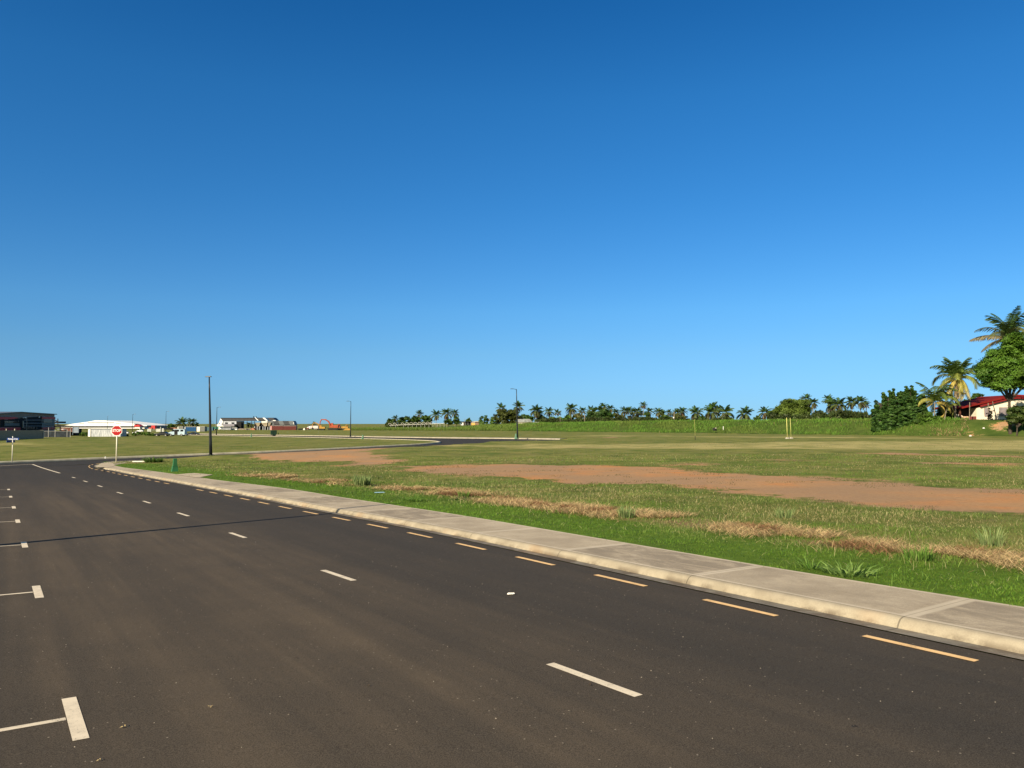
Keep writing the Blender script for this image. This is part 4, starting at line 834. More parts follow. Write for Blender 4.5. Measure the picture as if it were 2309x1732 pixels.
octo(rr, -.05, -.062).build('border_plate', WHT, so); octo(rr * .89, -.0625, -.068).build('red_face', paint('sign_red', (0.36, 0.006, 0.008), 0.4, .05), so)
text_mesh('lettering', 'STOP', rr * .66, WHT, so, (0, -.0695, hs_), (math.pi / 2, 0, 0), .001, .008, 0.92)
# street name sign
nx, ny = P(27, 1042.5, 0.1); nz = Hs(nx, ny); k_ = ny / F; no = empty('street_name_sign', (nx, ny, nz), R(4), 'blue street name sign with two crossed blades on a thin white post', 'street sign')
BLU = paint('sign_blue', (0.012, 0.05, 0.24), 0.4, .05); nh = 52.3 * k_
MB().tube([(0, 0, 0), (0, 0, 56.5 * k_)], 0.032, 10).build('post', CREAM, no, True)
MB().cyl((0, 0, 57.5 * k_), 0.04, 0.06).build('post_cap', WHT, no)
MB().box((1.2 * k_, -.05, nh), (25.5 * k_, .025, 4.6 * k_)).build('name_blade', BLU, no)
text_mesh('lettering', 'Pawaqa Cres', 4.3 * k_, WHT, no, (1.2 * k_, -.066, nh), (math.pi / 2, 0, 0), .001, .004, 0.92)
b2 = MB().box((0, 0, 0), (20 * k_, .025, 4.4 * k_)).build('cross_blade', BLU, no); b2.location = (-3.2 * k_, -.05, 46.6 * k_); b2.rotation_euler = (0, 0, R(68))
# green pillars and cabinet
GRN = paint('pillar_green', (0.035, 0.15, 0.06), 0.5, .1); PGR = paint('faded_pillar_green', (0.16, 0.30, 0.19), 0.6, .1)
gP = 'green service pillars'
def pillar(px, pb, pt, wpx, label, mat, rz=0.0, lean=0.0):
    x, y = P(px, pb, 0.1); k = y / F; h = (pb - pt) * k; w = wpx * k; o = empty('service_pillar', (x, y, Hs(x, y)), rz, label, 'utility pillar', gP); o.rotation_euler = (0, lean, rz)
    MB().box((0, 0, h * .2), (w, w * .6, h * .4), 0, .74).build('base_skirt', mat, o, bevel=.01)
    MB().box((0, 0, h * .41), (w * .74, w * .47, h * .03)).build('rim', mat, o)
    MB().box((0, 0, h * .705), (w * .62, w * .40, h * .56), 0, .80).build('cover', mat, o, bevel=.01)
    MB().box((0, 0, h * .995), (w * .52, w * .34, h * .03), 0, .8).build('cap', mat, o)
pillar(394, 1063.5, 1034.5, 14.5, 'green service pillar with a flared base standing beside the footpath', GRN, R(38))
pillar(817.3, 990.6, 981.3, 5.2, 'small leaning green pillar between the far road and the near field', PGR, R(40), R(9))
pillar(566, 986, 977.5, 3.6, 'tiny pale green pillar in front of the far footpath', PGR, R(40), R(6))
pillar(1163.3, 990.5, 978.5, 6.0, 'pale green pillar at the foot of the street lamp at the road end', PGR, R(30))
pillar(627.5, 981, 974.8, 2.2, 'tiny dark pillar right beside the large green cabinet', GRN, R(20))
cx_, cy_ = P(617, 981.2, 0.1); k_ = cy_ / F; o = empty('electrical_cabinet', (cx_, cy_, Hs(cx_, cy_)), R(22), 'large dark green electrical cabinet on the far footpath before the red containers', 'electrical cabinet')
CG = paint('cabinet_green', (0.02, 0.06, 0.03), 0.5, .15)
MB().box((0, 0, 5.2 * k_), (13 * k_, 8 * k_, 10 * k_)).build('body', CG, o, bevel=.02); MB().box((0, 0, 10.5 * k_), (13.8 * k_, 8.8 * k_, .7 * k_)).build('lid', CG, o)
for s_ in (-1, 1): MB().box((s_ * 3.2 * k_, -4.05 * k_, 5 * k_), (6 * k_, .04, 9 * k_)).build('door', paint('cabinet_green_dark', (0.012, 0.035, 0.02), 0.5), o)
# yellow posts, rods, pegs
YP_ = paint('pale_yellow_paint', (0.66, 0.62, 0.20), 0.5, .08); CONB = paint('rough_concrete', (0.42, 0.38, 0.30), 0.9, .2)
for pxb, pyb, pxt, pyt, lb in ((1775.5, 990.3, 1773.6, 942, 'left and thicker of the two pale yellow posts in the field'), (1784, 990, 1781.6, 942.5, 'right and thinner of the two pale yellow posts in the field')):
    x, y = P(pxb, pyb, .1); z = Hs(x, y); t_ = W(pxt, pyt, y); o = empty('yellow_post', (x, y, z), 0, lb, 'post', 'pair of yellow posts')
    MB().tube([(0, 0, 0), (t_[0] - x, 0, t_[2] - z)], .04 if pxb < 1780 else .028, 8).build('post', YP_, o, True); MB().box((0, 0, .12), (.55, .4, .22), .5, .6).build('concrete_footing', CONB, o)
x, y = P(1567.6, 993, .1); z = Hs(x, y); t_ = W(1565.8, 945, y); o = empty('thin_rod', (x, y, z), 0, 'very thin upright rod in the field in front of the bank', 'rod')
MB().tube([(0, 0, .5), (t_[0] - x, 0, t_[2] - z)], .022, 6).build('rod', paint('rod_yellow', (.35, .34, .10)), o); MB().tube([(0, 0, 0), (0, 0, .62)], .045, 6).build('dark_sleeve', BLK, o)
x, y = P(953, 1119, .1); MBo = MB().tube([(0, 0, 0), (.01, 0, .30)], .006, 6).build('garden_stake', paint('stake', (.035, .03, .025))); MBo.location = (x, y, Hs(x, y)); tag(MBo, 'thin dark stake stuck in the green grass behind the path', 'stake')
x, y = P(237.3, 1034, .1); o = MB().box((0, 0, .09), (.06, .06, .18), 0, .8).build('marker_peg', WHT); o.location = (x, y, Hs(x, y)); tag(o, 'tiny white peg beside the far kerb left of the stop sign', 'peg')
def lay(name, px, py, dims, mat, label, cat, rz=0.0, on=None, taper=.8, dz=0.0):
    x, y = P(px, py, on or 0.0); o = MB().box((0, 0, dims[2] / 2), dims, rz, taper).build(name, mat); o.location = (x, y, (Hs(x, y) if on else float(G(x, y)) + .006) + dz); return tag(o, label, cat)
lay('concrete_slab', 317, 1043, (1.1, .5, .07), CREAM, 'pale concrete slab lying in grass right of the stop sign', 'slab', .2, .1, .95, .05)
m = MB()
for k in range(9): m.box((-.03 + .0075 * k, .008 * math.sin(k * 2.1), .010 + .004 * (k % 3)), (.030, .026, .012), k * .4, .6)
o = m.build('litter_scrap', paint('litter_white', (.8, .76, .66))); x, y = P(1152, 1341.5); o.location = (x, y, float(G(x, y)) + .004); tag(o, 'small white crumpled scrap lying on the dark lane', 'litter')
lay('litter_sheet', 856, 1114, (.36, .10, .02), paint('litter_blue', (.20, .34, .44)), 'flat pale blue litter in the grass behind the path', 'litter', .3, .1, .8, .04)
lay('rubber_scrap', 234.5, 1065, (.07, .05, .20), BLK, 'small black scrap standing up near the yellow dashes at the corner', 'debris', .2)
DRY = paint('dead_leaf', (.05, .035, .02)); TAN = paint('tan_leaf', (.40, .30, .14))
for i, (a, b, lb, mt) in enumerate([(833, 1548, 'dark curled twig on the asphalt near the bottom centre-left', DRY), (1928, 1641, 'single black leaf on the asphalt at the lower right', BLK), (1333, 1545, 'dark leaf beside the nearest centre-line dash', DRY), (667, 1485, 'small dark twig left of the nearest centre-line dash', DRY),
   (272, 1244, 'dark leaf scrap on the asphalt right of the parking bays', DRY), (82, 1270, 'dark scrap between the second and third parking bay marks', DRY), (226, 1717, 'tan leaf on the asphalt at the bottom left', TAN), (475, 1596, 'pale dry leaf right of the nearest parking mark', TAN), (282, 1641, 'tan leaf beside the nearest parking mark', TAN)]):
    x, y = P(a, b); m = MB(); s = .012 + .003 * (i % 3)
    for k in range(3): an = k * 2.1 + i; m.add([(0, 0, .004), (math.cos(an) * s, math.sin(an) * s * .6, .012), (math.cos(an) * s * 1.9, math.sin(an) * s * 1.9, .005), (math.cos(an + .6) * s, math.sin(an + .6) * s, .010)], [(0, 1, 2, 3)])
    o = m.build('fallen_leaf', mt); o.location = (x, y, float(G(x, y)) + .003); tag(o, lb, 'leaf', 'leaves and twigs fallen on the road')
# loose grit on the asphalt
n = 1500; gxx = rng.uniform(-9, 9, n); gyy = rng.uniform(2.6, 16, n); mk = (gxx * nv[0] + gyy * nv[1] < 6.7) & vis(gxx, gyy, 0); gxx, gyy = gxx[mk], gyy[mk]; n = len(gxx)
sz = (.0022 + .0045 * rng.uniform(0, 1, n) ** 3)[:, None]; T4 = np.array([[1, 0, 0], [-.5, .87, 0], [-.5, -.87, 0], [0, 0, 1.0]]); rv = rng.uniform(.6, 1.4, (n, 4, 1))
ctr = np.stack([gxx, gyy, G(gxx, gyy) + .001], 1); vv = ctr[:, None, :] + T4[None] * sz[:, :, None] * rv; b_ = (np.arange(n) * 4)[:, None]
g = npmesh('road_grit', vv.reshape(-1, 3), np.concatenate([b_ + [0, 1, 3], b_ + [1, 2, 3], b_ + [2, 0, 3]]), paint('grit', (.42, .36, .28), .8, .3, scale=30)); tag(g, kind='stuff')

# ---------------------------------------------------------------- far things, each drawn on a vertical plane at its own distance
class Fr:
    def __init__(s, A, B):
        s.A = np.array(A, float); e = np.array(B, float) - s.A; s.e = e / np.linalg.norm(e); s.n = np.array([s.e[1], -s.e[0]])
        if np.dot(s.n, -s.A) < 0: s.n = -s.n
    def pt(s, px, py):
        d = ray(px, py); t = np.dot(s.A, s.n) / np.dot(d[:2], s.n); q = d[:2] * t
        return float(np.dot(q - s.A, s.e)), CAMH + d[2] * t
    def w(s, u, z, d): q = s.A + s.e * u + s.n * d; return (q[0], q[1], z)
    def poly(s, m, pts, d0, d1):
        pp = [s.pt(*q) for q in pts]; n = len(pp); a = [s.w(u, z, d0) for u, z in pp] + [s.w(u, z, d1) for u, z in pp]
        return m.add(a, [tuple(range(n)), tuple(range(2 * n - 1, n - 1, -1))] + [(i, i + n, (i + 1) % n + n, (i + 1) % n) for i in range(n)])
    def box(s, m, x0, y0, x1, y1, d0, d1):
        u0, za = s.pt(x0, y0); u1, zb = s.pt(x1, y0); z1 = (za + zb) / 2; zc = (s.pt(x0, y1)[1] + s.pt(x1, y1)[1]) / 2
        a = [s.w(u, z, d0) for u, z in ((u0, z1), (u1, z1), (u1, zc), (u0, zc))] + [s.w(u, z, d1) for u, z in ((u0, z1), (u1, z1), (u1, zc), (u0, zc))]
        return m.add(a, [(0, 1, 2, 3), (7, 6, 5, 4)] + [(i, i + 4, (i + 1) % 4 + 4, (i + 1) % 4) for i in range(4)])
def flat(Y): return Fr((-400, Y), (400, Y))
def thing(name, label, cat, x, y, group=None):
    return empty(name, (x, y, Hs(x, y)), 0, label, cat, group)
def part(fr, root, name, mat, *items):
    m = MB()
    for it in items:
        if it[0] == 'b': fr.box(m, *it[1:])
        elif it[0] == 'p': fr.poly(m, *it[1:])
        elif it[0] == 'w': m.tube([fr.w(*[*fr.pt(it[1], it[2]), it[5]]), fr.w(*[*fr.pt(it[3], it[4]), it[5]])], it[6], 6)
    L = Vector(root.location); 
    while root.parent is not None: root = root.parent
    return m
def mk(fr, root, name, mat, *items):
    m = part(fr, root, name, mat, *items); top = root; off = Vector(root.location)
    while top.parent is not None: top = top.parent; off += Vector(top.location)
    m.v = [tuple(Vector(v_) - off) for v_ in m.v]
    o = m.build(name, mat, root); return o
def single(fr, name, mat, label, cat, *items, group=None):
    m = part(fr, empty_dummy, name, mat, *items); c = Vector((sum(v_[0] for v_ in m.v) / len(m.v), sum(v_[1] for v_ in m.v) / len(m.v), min(v_[2] for v_ in m.v)))
    m.v = [tuple(Vector(v_) - c) for v_ in m.v]; o = m.build(name, mat); o.location = c; return tag(o, label, cat, group)
class _D: location = (0, 0, 0); parent = None
empty_dummy = _D()
# grey and red building
GB_ = corrug('grey_cladding', (0.24, 0.20, 0.165), 12, (0, 0, 1), .25); RED = paint('band_red', (0.50, 0.026, 0.026), .5); DKI = paint('shade_and_dark_paint', (0.008, 0.008, 0.009), .8, .2); BGR = paint('blue_grey_panel', (0.095, 0.12, 0.115), .5)  # DKI: near-black; shade in openings put into the colour, also dark roofs and sheds
fb = Fr((-120.8, 180), (-124.7, 208)); o = thing('industrial_building', 'dark grey two-storey building with red bands behind the block wall at the left', 'building', -125, 195)
mk(fb, o, 'wall', GB_, ('p', [(-150, 944), (0, 932), (44, 929), (123, 934), (123, 988), (-150, 988)], -26, 0))
mk(fb, o, 'roof', paint('roof_edge', (.12, .13, .14), .5), ('p', [(-152, 943), (0, 931.4), (44, 928.4), (124.5, 933.4), (124.5, 935), (44, 930), (0, 933), (-152, 944.6)], -26.2, .5))
for it in (('b', 93, 940.3, 122, 945, 0, .35), ('b', 93, 963.5, 122, 968.5, 0, .35), ('p', [(-60, 940.5), (30, 940.5), (40, 943), (22, 945.6), (-60, 945.6)], 0, .35), ('b', -60, 964.5, 43, 971, 0, .35)): mk(fb, o, 'red_band', RED, it)
mk(fb, o, 'opening_shade', DKI, ('p', [(0, 946.5), (30, 944.5), (60, 941.5), (93, 939.2), (93, 972), (44, 972), (44, 963), (8, 963), (0, 963)], 0, .10))  # flat near-black panel on the wall; the opening's shade is its colour
for it in (('b', 96, 945.2, 115, 953.5, .1, .25), ('b', 8, 949.2, 40, 954, .12, .25), ('b', -50, 949, -10, 954, .12, .25)): mk(fb, o, 'window', GLS, it)
for it in (('b', 93, 953.8, 122, 959.5, .0, .2), ('b', 8, 954.4, 42, 960.5, .12, .24), ('b', 115.4, 945.2, 122, 953.5, .0, .2)): mk(fb, o, 'blue_panel', BGR, it)
SCF = paint('galvanised_bar', (.34, .34, .33), .5)
mk(fb, o, 'scaffold_bars', SCF, *[('w', 46, yy, 93, yy, .9, .06) for yy in (947.5, 954.3, 960.8)], *[('w', xx, 941, xx, 972, .9, .06) for xx in (51.5, 87)], ('w', 43, 949, 43.5, 965, .9, .18))
mk(fb, o, 'lettering_remains', WHT, ('b', 7, 944.2, 14, 946, .15, .3), ('b', 26, 942.6, 28, 945, .15, .3), ('b', 49.5, 941.2, 51, 943, .15, .3), ('b', 53, 940.8, 57, 943, .15, .3), ('b', 85.5, 938.8, 87.5, 942, .15, .3))
mk(fb, o, 'stored_goods', paint('goods', (.28, .22, .19), .8, .4), *[('b', a, 961.5 + (a % 3), a + 1.3, 967, .15, .4) for a in (52, 56, 60.5, 63, 67, 71.5, 73, 79)])
A0 = P(-60, 995, .1); A1 = P(97, 988.3, .1); fw = Fr(A0, A1); o = thing('block_wall', 'long grey concrete block wall along the left edge of the far field', 'wall', *A1)
tw = NT('blockwork'); bt = tw.n('TexBrick'); tw.l(tw.comb(tw.dot(tw.pos(), (fw.e[0], fw.e[1], 0)), tw.dot(tw.pos(), (0, 0, 1))), bt.inputs['Vector']); bt.inputs['Scale'].default_value = 1.0; bt.inputs['Brick Width'].default_value = .4; bt.inputs['Row Height'].default_value = .2; bt.inputs['Mortar Size'].default_value = .012
bt.inputs['Color1'].default_value = (.34, .265, .175, 1); bt.inputs['Color2'].default_value = (.40, .31, .21, 1); bt.inputs['Mortar'].default_value = (.18, .15, .11, 1); tw.col(bt.outputs[0]); tw.rough(.9)
mk(fw, o, 'wall', tw.m, ('p', [(-60, 972.5), (96.5, 970.8), (96.5, 990), (-60, 997)], -.25, 0)); mk(fw, o, 'coping', CONB, ('p', [(-60, 971.8), (97, 970.2), (97, 971), (-60, 972.6)], -.3, .05)); mk(fw, o, 'end_pier', CONB, ('b', 96.4, 970, 98.2, 990, -.5, .1))
for a in (15.5, 34.5): mk(fw, o, 'stub_post', CONB, ('b', a, 967, a + .9, 971.4, -.2, -.05))
f1 = flat(178)
o = thing('shade_fence', 'dark shade-cloth fence with thin pale posts right of the block wall', 'fence', -104, 178)
mk(f1, o, 'shade_cloth', paint('shade_cloth', (.018, .026, .034), .85, .3), ('b', 98, 972.5, 159, 986.3, -.1, 0)); mk(f1, o, 'kerb', CONB, ('b', 98, 986.0, 176, 987.3, -.1, .15))
for a, t_ in ((109.5, 964), (124.5, 969.5), (151.5, 967), (158.8, 966)): mk(f1, o, 'post', SCF, ('b', a, t_, a + .8, 987, 0, .08))
mk(f1, o, 'top_rail', SCF, ('b', 98, 972, 176, 972.5, 0, .06))
f2 = flat(198); RST = paint('rusty_cladding', (.12, .045, .028), .8, .4)
o = thing('open_shed', 'dark skeleton shed with rusty cladding between grey building and long white hall', 'shed', -118, 198)
mk(f2, o, 'roof', DKI, ('p', [(123, 959.5), (140, 960.5), (140, 963), (123, 963)], -5, .2), ('b', 123, 950.5, 133.5, 954.3, -3, 0)); mk(f2, o, 'cladding', RST, ('b', 136, 964, 166, 974, -2, 0)); mk(f2, o, 'body', DKI, ('b', 123.5, 968, 160, 984, -5, -2.1))
mk(f2, o, 'frame', BLK, ('w', 123, 947, 131, 951, 0, .12), ('w', 130.5, 944, 130.5, 962, 0, .10), ('w', 123, 956, 140, 960, 0, .10), ('w', 135.5, 960, 135.5, 984, 0, .12))
mk(f2, o, 'umbrella', WHT, ('p', [(131, 968.5), (134, 967), (137, 968.5)], .1, 1.2), ('p', [(143, 968.5), (146.5, 967), (150, 968.5)], .1, 1.2))
single(flat(186), 'blue_grey_screen', paint('screen', (.19, .24, .30), .6), 'blue-grey flat screen panel right of the dark shade-cloth fence', 'screen', ('b', 164.8, 963.3, 177.5, 976, -.2, 0), ('b', 164.2, 962.5, 164.9, 981, -.1, .1))
# long white hall
f3 = flat(430); WR = paint('white_roof', (.80, .79, .74), .5, .05); o = thing('white_hall', 'long low white-roofed hall with a dark window band behind the stop sign', 'building', -230, 430)
mk(f3, o, 'roof', WR, ('p', [(139, 961), (163, 956), (200, 951), (216, 948), (236, 948.2), (262, 951), (300, 955.3), (332, 959.2), (332, 960.8), (166, 960.8), (160, 963.5), (139, 963.5)], -30, .5))
mk(f3, o, 'roof_vent', paint('vent_grey', (.32, .34, .35), .6), ('b', 199, 952, 257, 953.8, .5, .8), ('b', 181, 954.5, 190, 955.6, .5, .8), ('b', 262, 953.8, 274, 954.8, .5, .8))
mk(f3, o, 'wall', paint('hall_wall', (.20, .21, .24), .7), ('b', 150, 960.5, 330, 978, -29, 0)); mk(f3, o, 'end_wall', WHT, ('b', 140, 963, 166, 966, -28, .3))
for k in range(15): a = 167 + k * 10.9; mk(f3, o, 'window', GLS, ('b', a, 960.8, a + 10.2, 964.6, 0.5, .8))
mk(f3, o, 'verandah_roof', WR, ('p', [(178, 964.6), (333, 964.4), (334, 966.4), (178, 966)], 0, 4)); mk(f3, o, 'verandah_wall', DKI, ('b', 178, 966.2, 330, 972, 0, 2)); mk(f3, o, 'low_wall', WHT, ('b', 186, 969.3, 330, 970.6, 2, 2.3))  # verandah wall is near-black: shade beneath the roof put into its colour
mk(f3, o, 'column', WHT, ('b', 324, 961, 325.3, 975, 4, 5))
# white corrugated hoarding
x, y = P(230, 984.6, .1); f4 = Fr((x, y), (x + 10, y - 1.0)); wt = NT('white_corrugated'); pw = wt.obj(); sn = wt.math('SINE', wt.math('MULTIPLY', wt.dot(pw, (1, 0, 0)), 21)); st_ = wt.noise(wt.comb(wt.math('MULTIPLY', wt.dot(pw, (1, 0, 0)), 2.2), wt.math('MULTIPLY', wt.dot(pw, (0, 0, 1)), .35)), 1.6, 4, .7)
wt.col(wt.mix(wt.mapr(st_, .42, .66, 0, .85), (.48, .50, .52), (.17, .19, .21))); wt.bump(sn, .5, .04); wt.rough(.5)
o = thing('corrugated_hoarding', 'white corrugated hoarding with grey streaks just left of the stop sign', 'hoarding', x, y)
mk(f4, o, 'panel', wt.m, ('b', 206, 968.4, 272, 984.6, -2.4, 0)); mk(f4, o, 'end_panel', WHT, ('b', 199.8, 968.0, 205, 985.0, -.3, .15)); mk(f4, o, 'gap_post', BLK, ('b', 205, 968, 206, 984.8, -.2, .02)); mk(f4, o, 'top_rail', paint('rail_grey', (.2, .22, .26)), ('b', 206, 966.9, 272, 968.3, -2.4, .1))
# clutter of the yard between hall and van
f5 = flat(300)
single(f5, 'pale_wall', paint('pale_block', (.40, .42, .38), .9), 'pale grey block wall left of the red frame structure', 'wall', ('b', 332, 967, 341, 976, -.3, 0), group='pale yard walls')
single(f5, 'pale_wall', paint('pale_block2', (.45, .46, .42), .9), 'pale grey wall with a white column right of the red frame structure', 'wall', ('b', 352, 967, 362.5, 976, -.3, 0), ('b', 362, 962.8, 363.2, 976, -.1, .3), ('b', 363.2, 966, 369, 975, -.4, -.1), group='pale yard walls')
ORR = paint('orange_red', (.34, .06, .03), .5, .15)
o = thing('red_frame_structure', 'red and orange stepped structure standing behind the pale yard walls', 'structure', W(345, 970, 330)[0], 330); f6 = flat(330)
mk(f6, o, 'upper_block', RED, ('b', 341, 959.5, 349.5, 968, -2, 0)); mk(f6, o, 'lower_block', ORR, ('b', 336, 964, 344, 968, -1.5, .3)); mk(f6, o, 'legs', SCF, *[('b', a, 966, a + .8, 975, 0, .2) for a in (335.5, 341, 345.5, 350)])
o = thing('red_roofed_hut', 'small red and white hut at the right end of the long white hall', 'hut', W(311, 965, 400)[0], 400); f7 = flat(400)
mk(f7, o, 'roof', RED, ('p', [(302, 959), (308, 956.5), (315, 960), (316, 962), (302, 962)], -4, 0)); mk(f7, o, 'wall', WHT, ('b', 303, 962, 314, 966, -3.5, -.5)); mk(f7, o, 'dark_top', DKI, ('b', 303, 955.8, 308, 957.5, -2, .3))
single(flat(420), 'low_brick_shed', paint('brickish', (.30, .15, .10), .8, .3), 'low reddish shed between the pale walls and the white end of the container', 'shed', ('b', 384, 964.5, 401, 970, -4, 0))
single(flat(390), 'dark_shed', DKI, 'dark low shed behind the roof of the black car', 'shed', ('b', 370, 965.5, 383, 972, -4, 0))
for (bl, lb, Y_) in (([(322, 961, 6), (330, 963, 5)], 'small dark tree right of the red-roofed hut', 460), ([(383, 961, 5), (388, 958.5, 4.5), (393, 963, 5)], 'dark tree left of the container row', 440), ([(356, 963, 4), (361, 962.5, 4)], 'small dark tree behind the pale wall with the column', 460)):
    tree('dark_tree', bl[0][0], 970, Y_, bl, 240, .45, GA, GB, lb, group='small trees behind the yard', seed=int(bl[0][0]))
for (bl, lb, Y_, n_) in (([(190, 978, 5), (196, 980, 4.5), (184, 982, 4)], 'scrubby green bush left of the white corrugated hoarding', 192, 500), ([(302, 980, 4), (312, 979, 4.5), (324, 979.5, 5), (334, 979, 5), (343, 981, 4)], 'long low green thicket in front of the parked white cars', 195, 1100), ([(279, 982.5, 3), (287, 983, 3)], 'low weeds right of the stop sign plate', 190, 200)):
    tree('bush', bl[0][0], 985, Y_, bl, n_, .16, BA, BB_, lb, 'bush', seed=int(bl[0][0]), trunk_r=.06, skirt=False)

# ---------------------------------------------------------------- vehicles
def wheel(root, x, y, r, w=.2):
    o = MB().cyl((0, 0, 0), r, w, (0, 1, 0), 14).build('wheel', BLK, root); o.location = (x, y, r)
    MB().cyl((0, 0, 0), r * .55, w * 1.06, (0, 1, 0), 10).build('rim', paint('wheel_rim', (.4, .4, .4), .4), o); return o
def sideprism(root, name, mat, prof, wd, x_off=0):
    m = MB(); n = len(prof); m.add([(a, -wd / 2, b) for a, b in prof] + [(a, wd / 2, b) for a, b in prof], [tuple(range(n)), tuple(range(2 * n - 1, n - 1, -1))] + [(i, i + n, (i + 1) % n + n, (i + 1) % n) for i in range(n)])
    return m.build(name, mat, root, bevel=.03)
def car(px0, px1, pb, label, mat, cat='car', name='parked_car', kind='car', face=-1, group='vehicles parked at the far side of the field', Y=None, rz=0.0):
    x, y = P((px0 + px1) / 2, pb, .1)
    if Y: x, y = W((px0 + px1) / 2, pb, Y)[:2]
    L = (px1 - px0) * y / F; s = L / {'car': 4.5, 'van': 4.8, 'suv': 4.6, 'truck': 7.0, 'bus': 6.5}[kind]; o = empty(name, (x, y, Hs(x, y)), rz, label, cat, group, s)
    o.rotation_euler = (0, 0, rz + (0 if face > 0 else math.pi))
    if kind in ('car', 'suv'):
        k = 1.0 if kind == 'car' else 1.22; w_ = 1.75
        sideprism(o, 'body', mat, [(-2.25, .3), (-2.25, .85 * k), (-2.0, .95 * k), (1.0, .96 * k), (2.05, .84 * k), (2.25, .62), (2.25, .3)], w_)
        sideprism(o, 'window_glass', GLS, [(-1.9 if k > 1 else -1.75, .95 * k), (-1.7 if k > 1 else -1.2, 1.38 * k), (.15, 1.39 * k), (.95, .95 * k)], w_ * .9); sideprism(o, 'roof', mat, [(-1.65 if k > 1 else -1.15, 1.385 * k), (-1.1, 1.44 * k), (.05, 1.44 * k), (.18, 1.385 * k)], w_ * .88)
        for a in (-.45, .2): MB().box((a - .1, 0, 1.17 * k), (.09, w_ * .915, .42 * k)).build('pillar', mat, o)
        xs_ = (-1.4, 1.4); r_ = .32 * (1.05 if k > 1 else 1); fx = 2.2; lz = .68
    elif kind == 'van':
        sideprism(o, 'body', mat, [(-2.4, .35), (-2.4, 1.25), (1.5, 1.25), (2.25, .95), (2.4, .6), (2.4, .35)], 1.75); sideprism(o, 'window_glass', GLS, [(-2.35, 1.24), (-2.2, 1.8), (.95, 1.82), (1.6, 1.24)], 1.66); sideprism(o, 'roof', mat, [(-2.25, 1.79), (-2.1, 1.95), (.75, 1.95), (1.0, 1.80)], 1.68)
        for a in (-2.2, -1.0, .45): MB().box((a, 0, 1.5), (.35 if a != .45 else .12, 1.70, .62)).build('pillar', mat, o)
        for s_ in (-1, 1): MB().box((.05 if s_ > 0 else .1, s_ * .86, 1.02), (.95, .06, 1.35)).build('door_gap_shade' if s_ < 0 else 'side_door', DKI if face < 0 else mat, o)  # near-black plates stand in for the shade inside the open door
        xs_ = (-1.5, 1.55); r_ = .33; fx = 2.38; lz = .8
    elif kind == 'truck':
        sideprism(o, 'cab', WHT, [(1.5, .6), (1.5, 2.3), (3.0, 2.3), (3.45, 1.5), (3.5, .6)], 2.1); MB().box((2.75, 0, 1.85), (.9, 2.14, .55)).build('window_glass', GLS, o); MB().box((-1.05, 0, 1.65), (4.9, 2.2, 1.7)).build('cargo_box', mat, o, bevel=.03); MB().box((0, 0, .72), (6.6, 1.2, .2)).build('chassis', BLK, o)
        xs_ = (-2.3, -1.5, 2.4); r_ = .42; fx = 3.5; lz = .8
    else:
        sideprism(o, 'body', mat, [(-3.2, .45), (-3.2, 2.5), (-3.0, 2.65), (2.9, 2.65), (3.2, 1.6), (3.25, .45)], 2.1); MB().box((-.1, 0, 1.95), (5.9, 2.14, .75)).build('window_glass', GLS, o); xs_ = (-2.0, 2.1); r_ = .42; fx = 3.24; lz = .8
    for xx in xs_:
        for s_ in (-1, 1): wheel(o, xx, s_ * .80 if kind in ('car', 'suv', 'van') else s_ * .95, r_)
    for s_ in (-1, 1): MB().box((fx, s_ * .6, lz), (.08, .32, .16)).build('headlight', WHT, o)
    return o
CBK = paint('black_car_paint', (.010, .011, .012), .25, .1, spec=.6); CWH = paint('white_car_paint', (.78, .79, .80), .3, .03, spec=.5); CDB = paint('dark_car_paint', (.02, .025, .03), .3, spec=.6); CVN = paint('pale_blue_van_paint', (.40, .52, .60), .35, .05)
car(350, 381.5, 983.8, 'black saloon car parked at the field edge left of the van', CBK, face=-1)
car(381, 419, 983.2, 'pale blue and white van with its side door open behind the field', CVN, 'van', 'parked_van', 'van', -1)
car(418.5, 434, 981.2, 'low dark car directly behind the van', CDB, face=-1); car(429, 449, 980.8, 'black car at the right end of the parked row', CBK, face=1)
car(277, 290, 978.5, 'white car nearest to the stop sign', CWH, kind='suv', face=-1); car(299, 313, 978.2, 'white car beside the thin lamp in the middle of the yard', CWH, kind='suv', face=-1); car(309, 323, 975.4, 'white pickup-sized car parked farthest back in the yard', CWH, kind='suv', face=-1, Y=290)
car(479, 500, 971.6, 'truck with a dark green box and white cab behind the thin lamp', paint('truck_green', (.015, .13, .085), .5), 'truck', 'parked_truck', 'truck', 1, Y=372); car(502.5, 521.5, 971.8, 'dark-windowed grey truck in front of the white barn', paint('truck_grey', (.32, .33, .36), .5), 'truck', 'parked_truck', 'bus', -1, Y=360)
car(521.5, 535, 971.8, 'white minibus in front of the barn doorway', CWH, 'minibus', 'parked_minibus', 'bus', -1, Y=362); car(555, 563, 971, 'small dark vehicle between the minibus and the thatched gables', CDB, face=1, Y=365)
car(462, 474.5, 971, 'dark teal vehicle just left of the tall near street lamp', paint('teal', (.03, .08, .10), .4), kind='suv', face=1, Y=360)
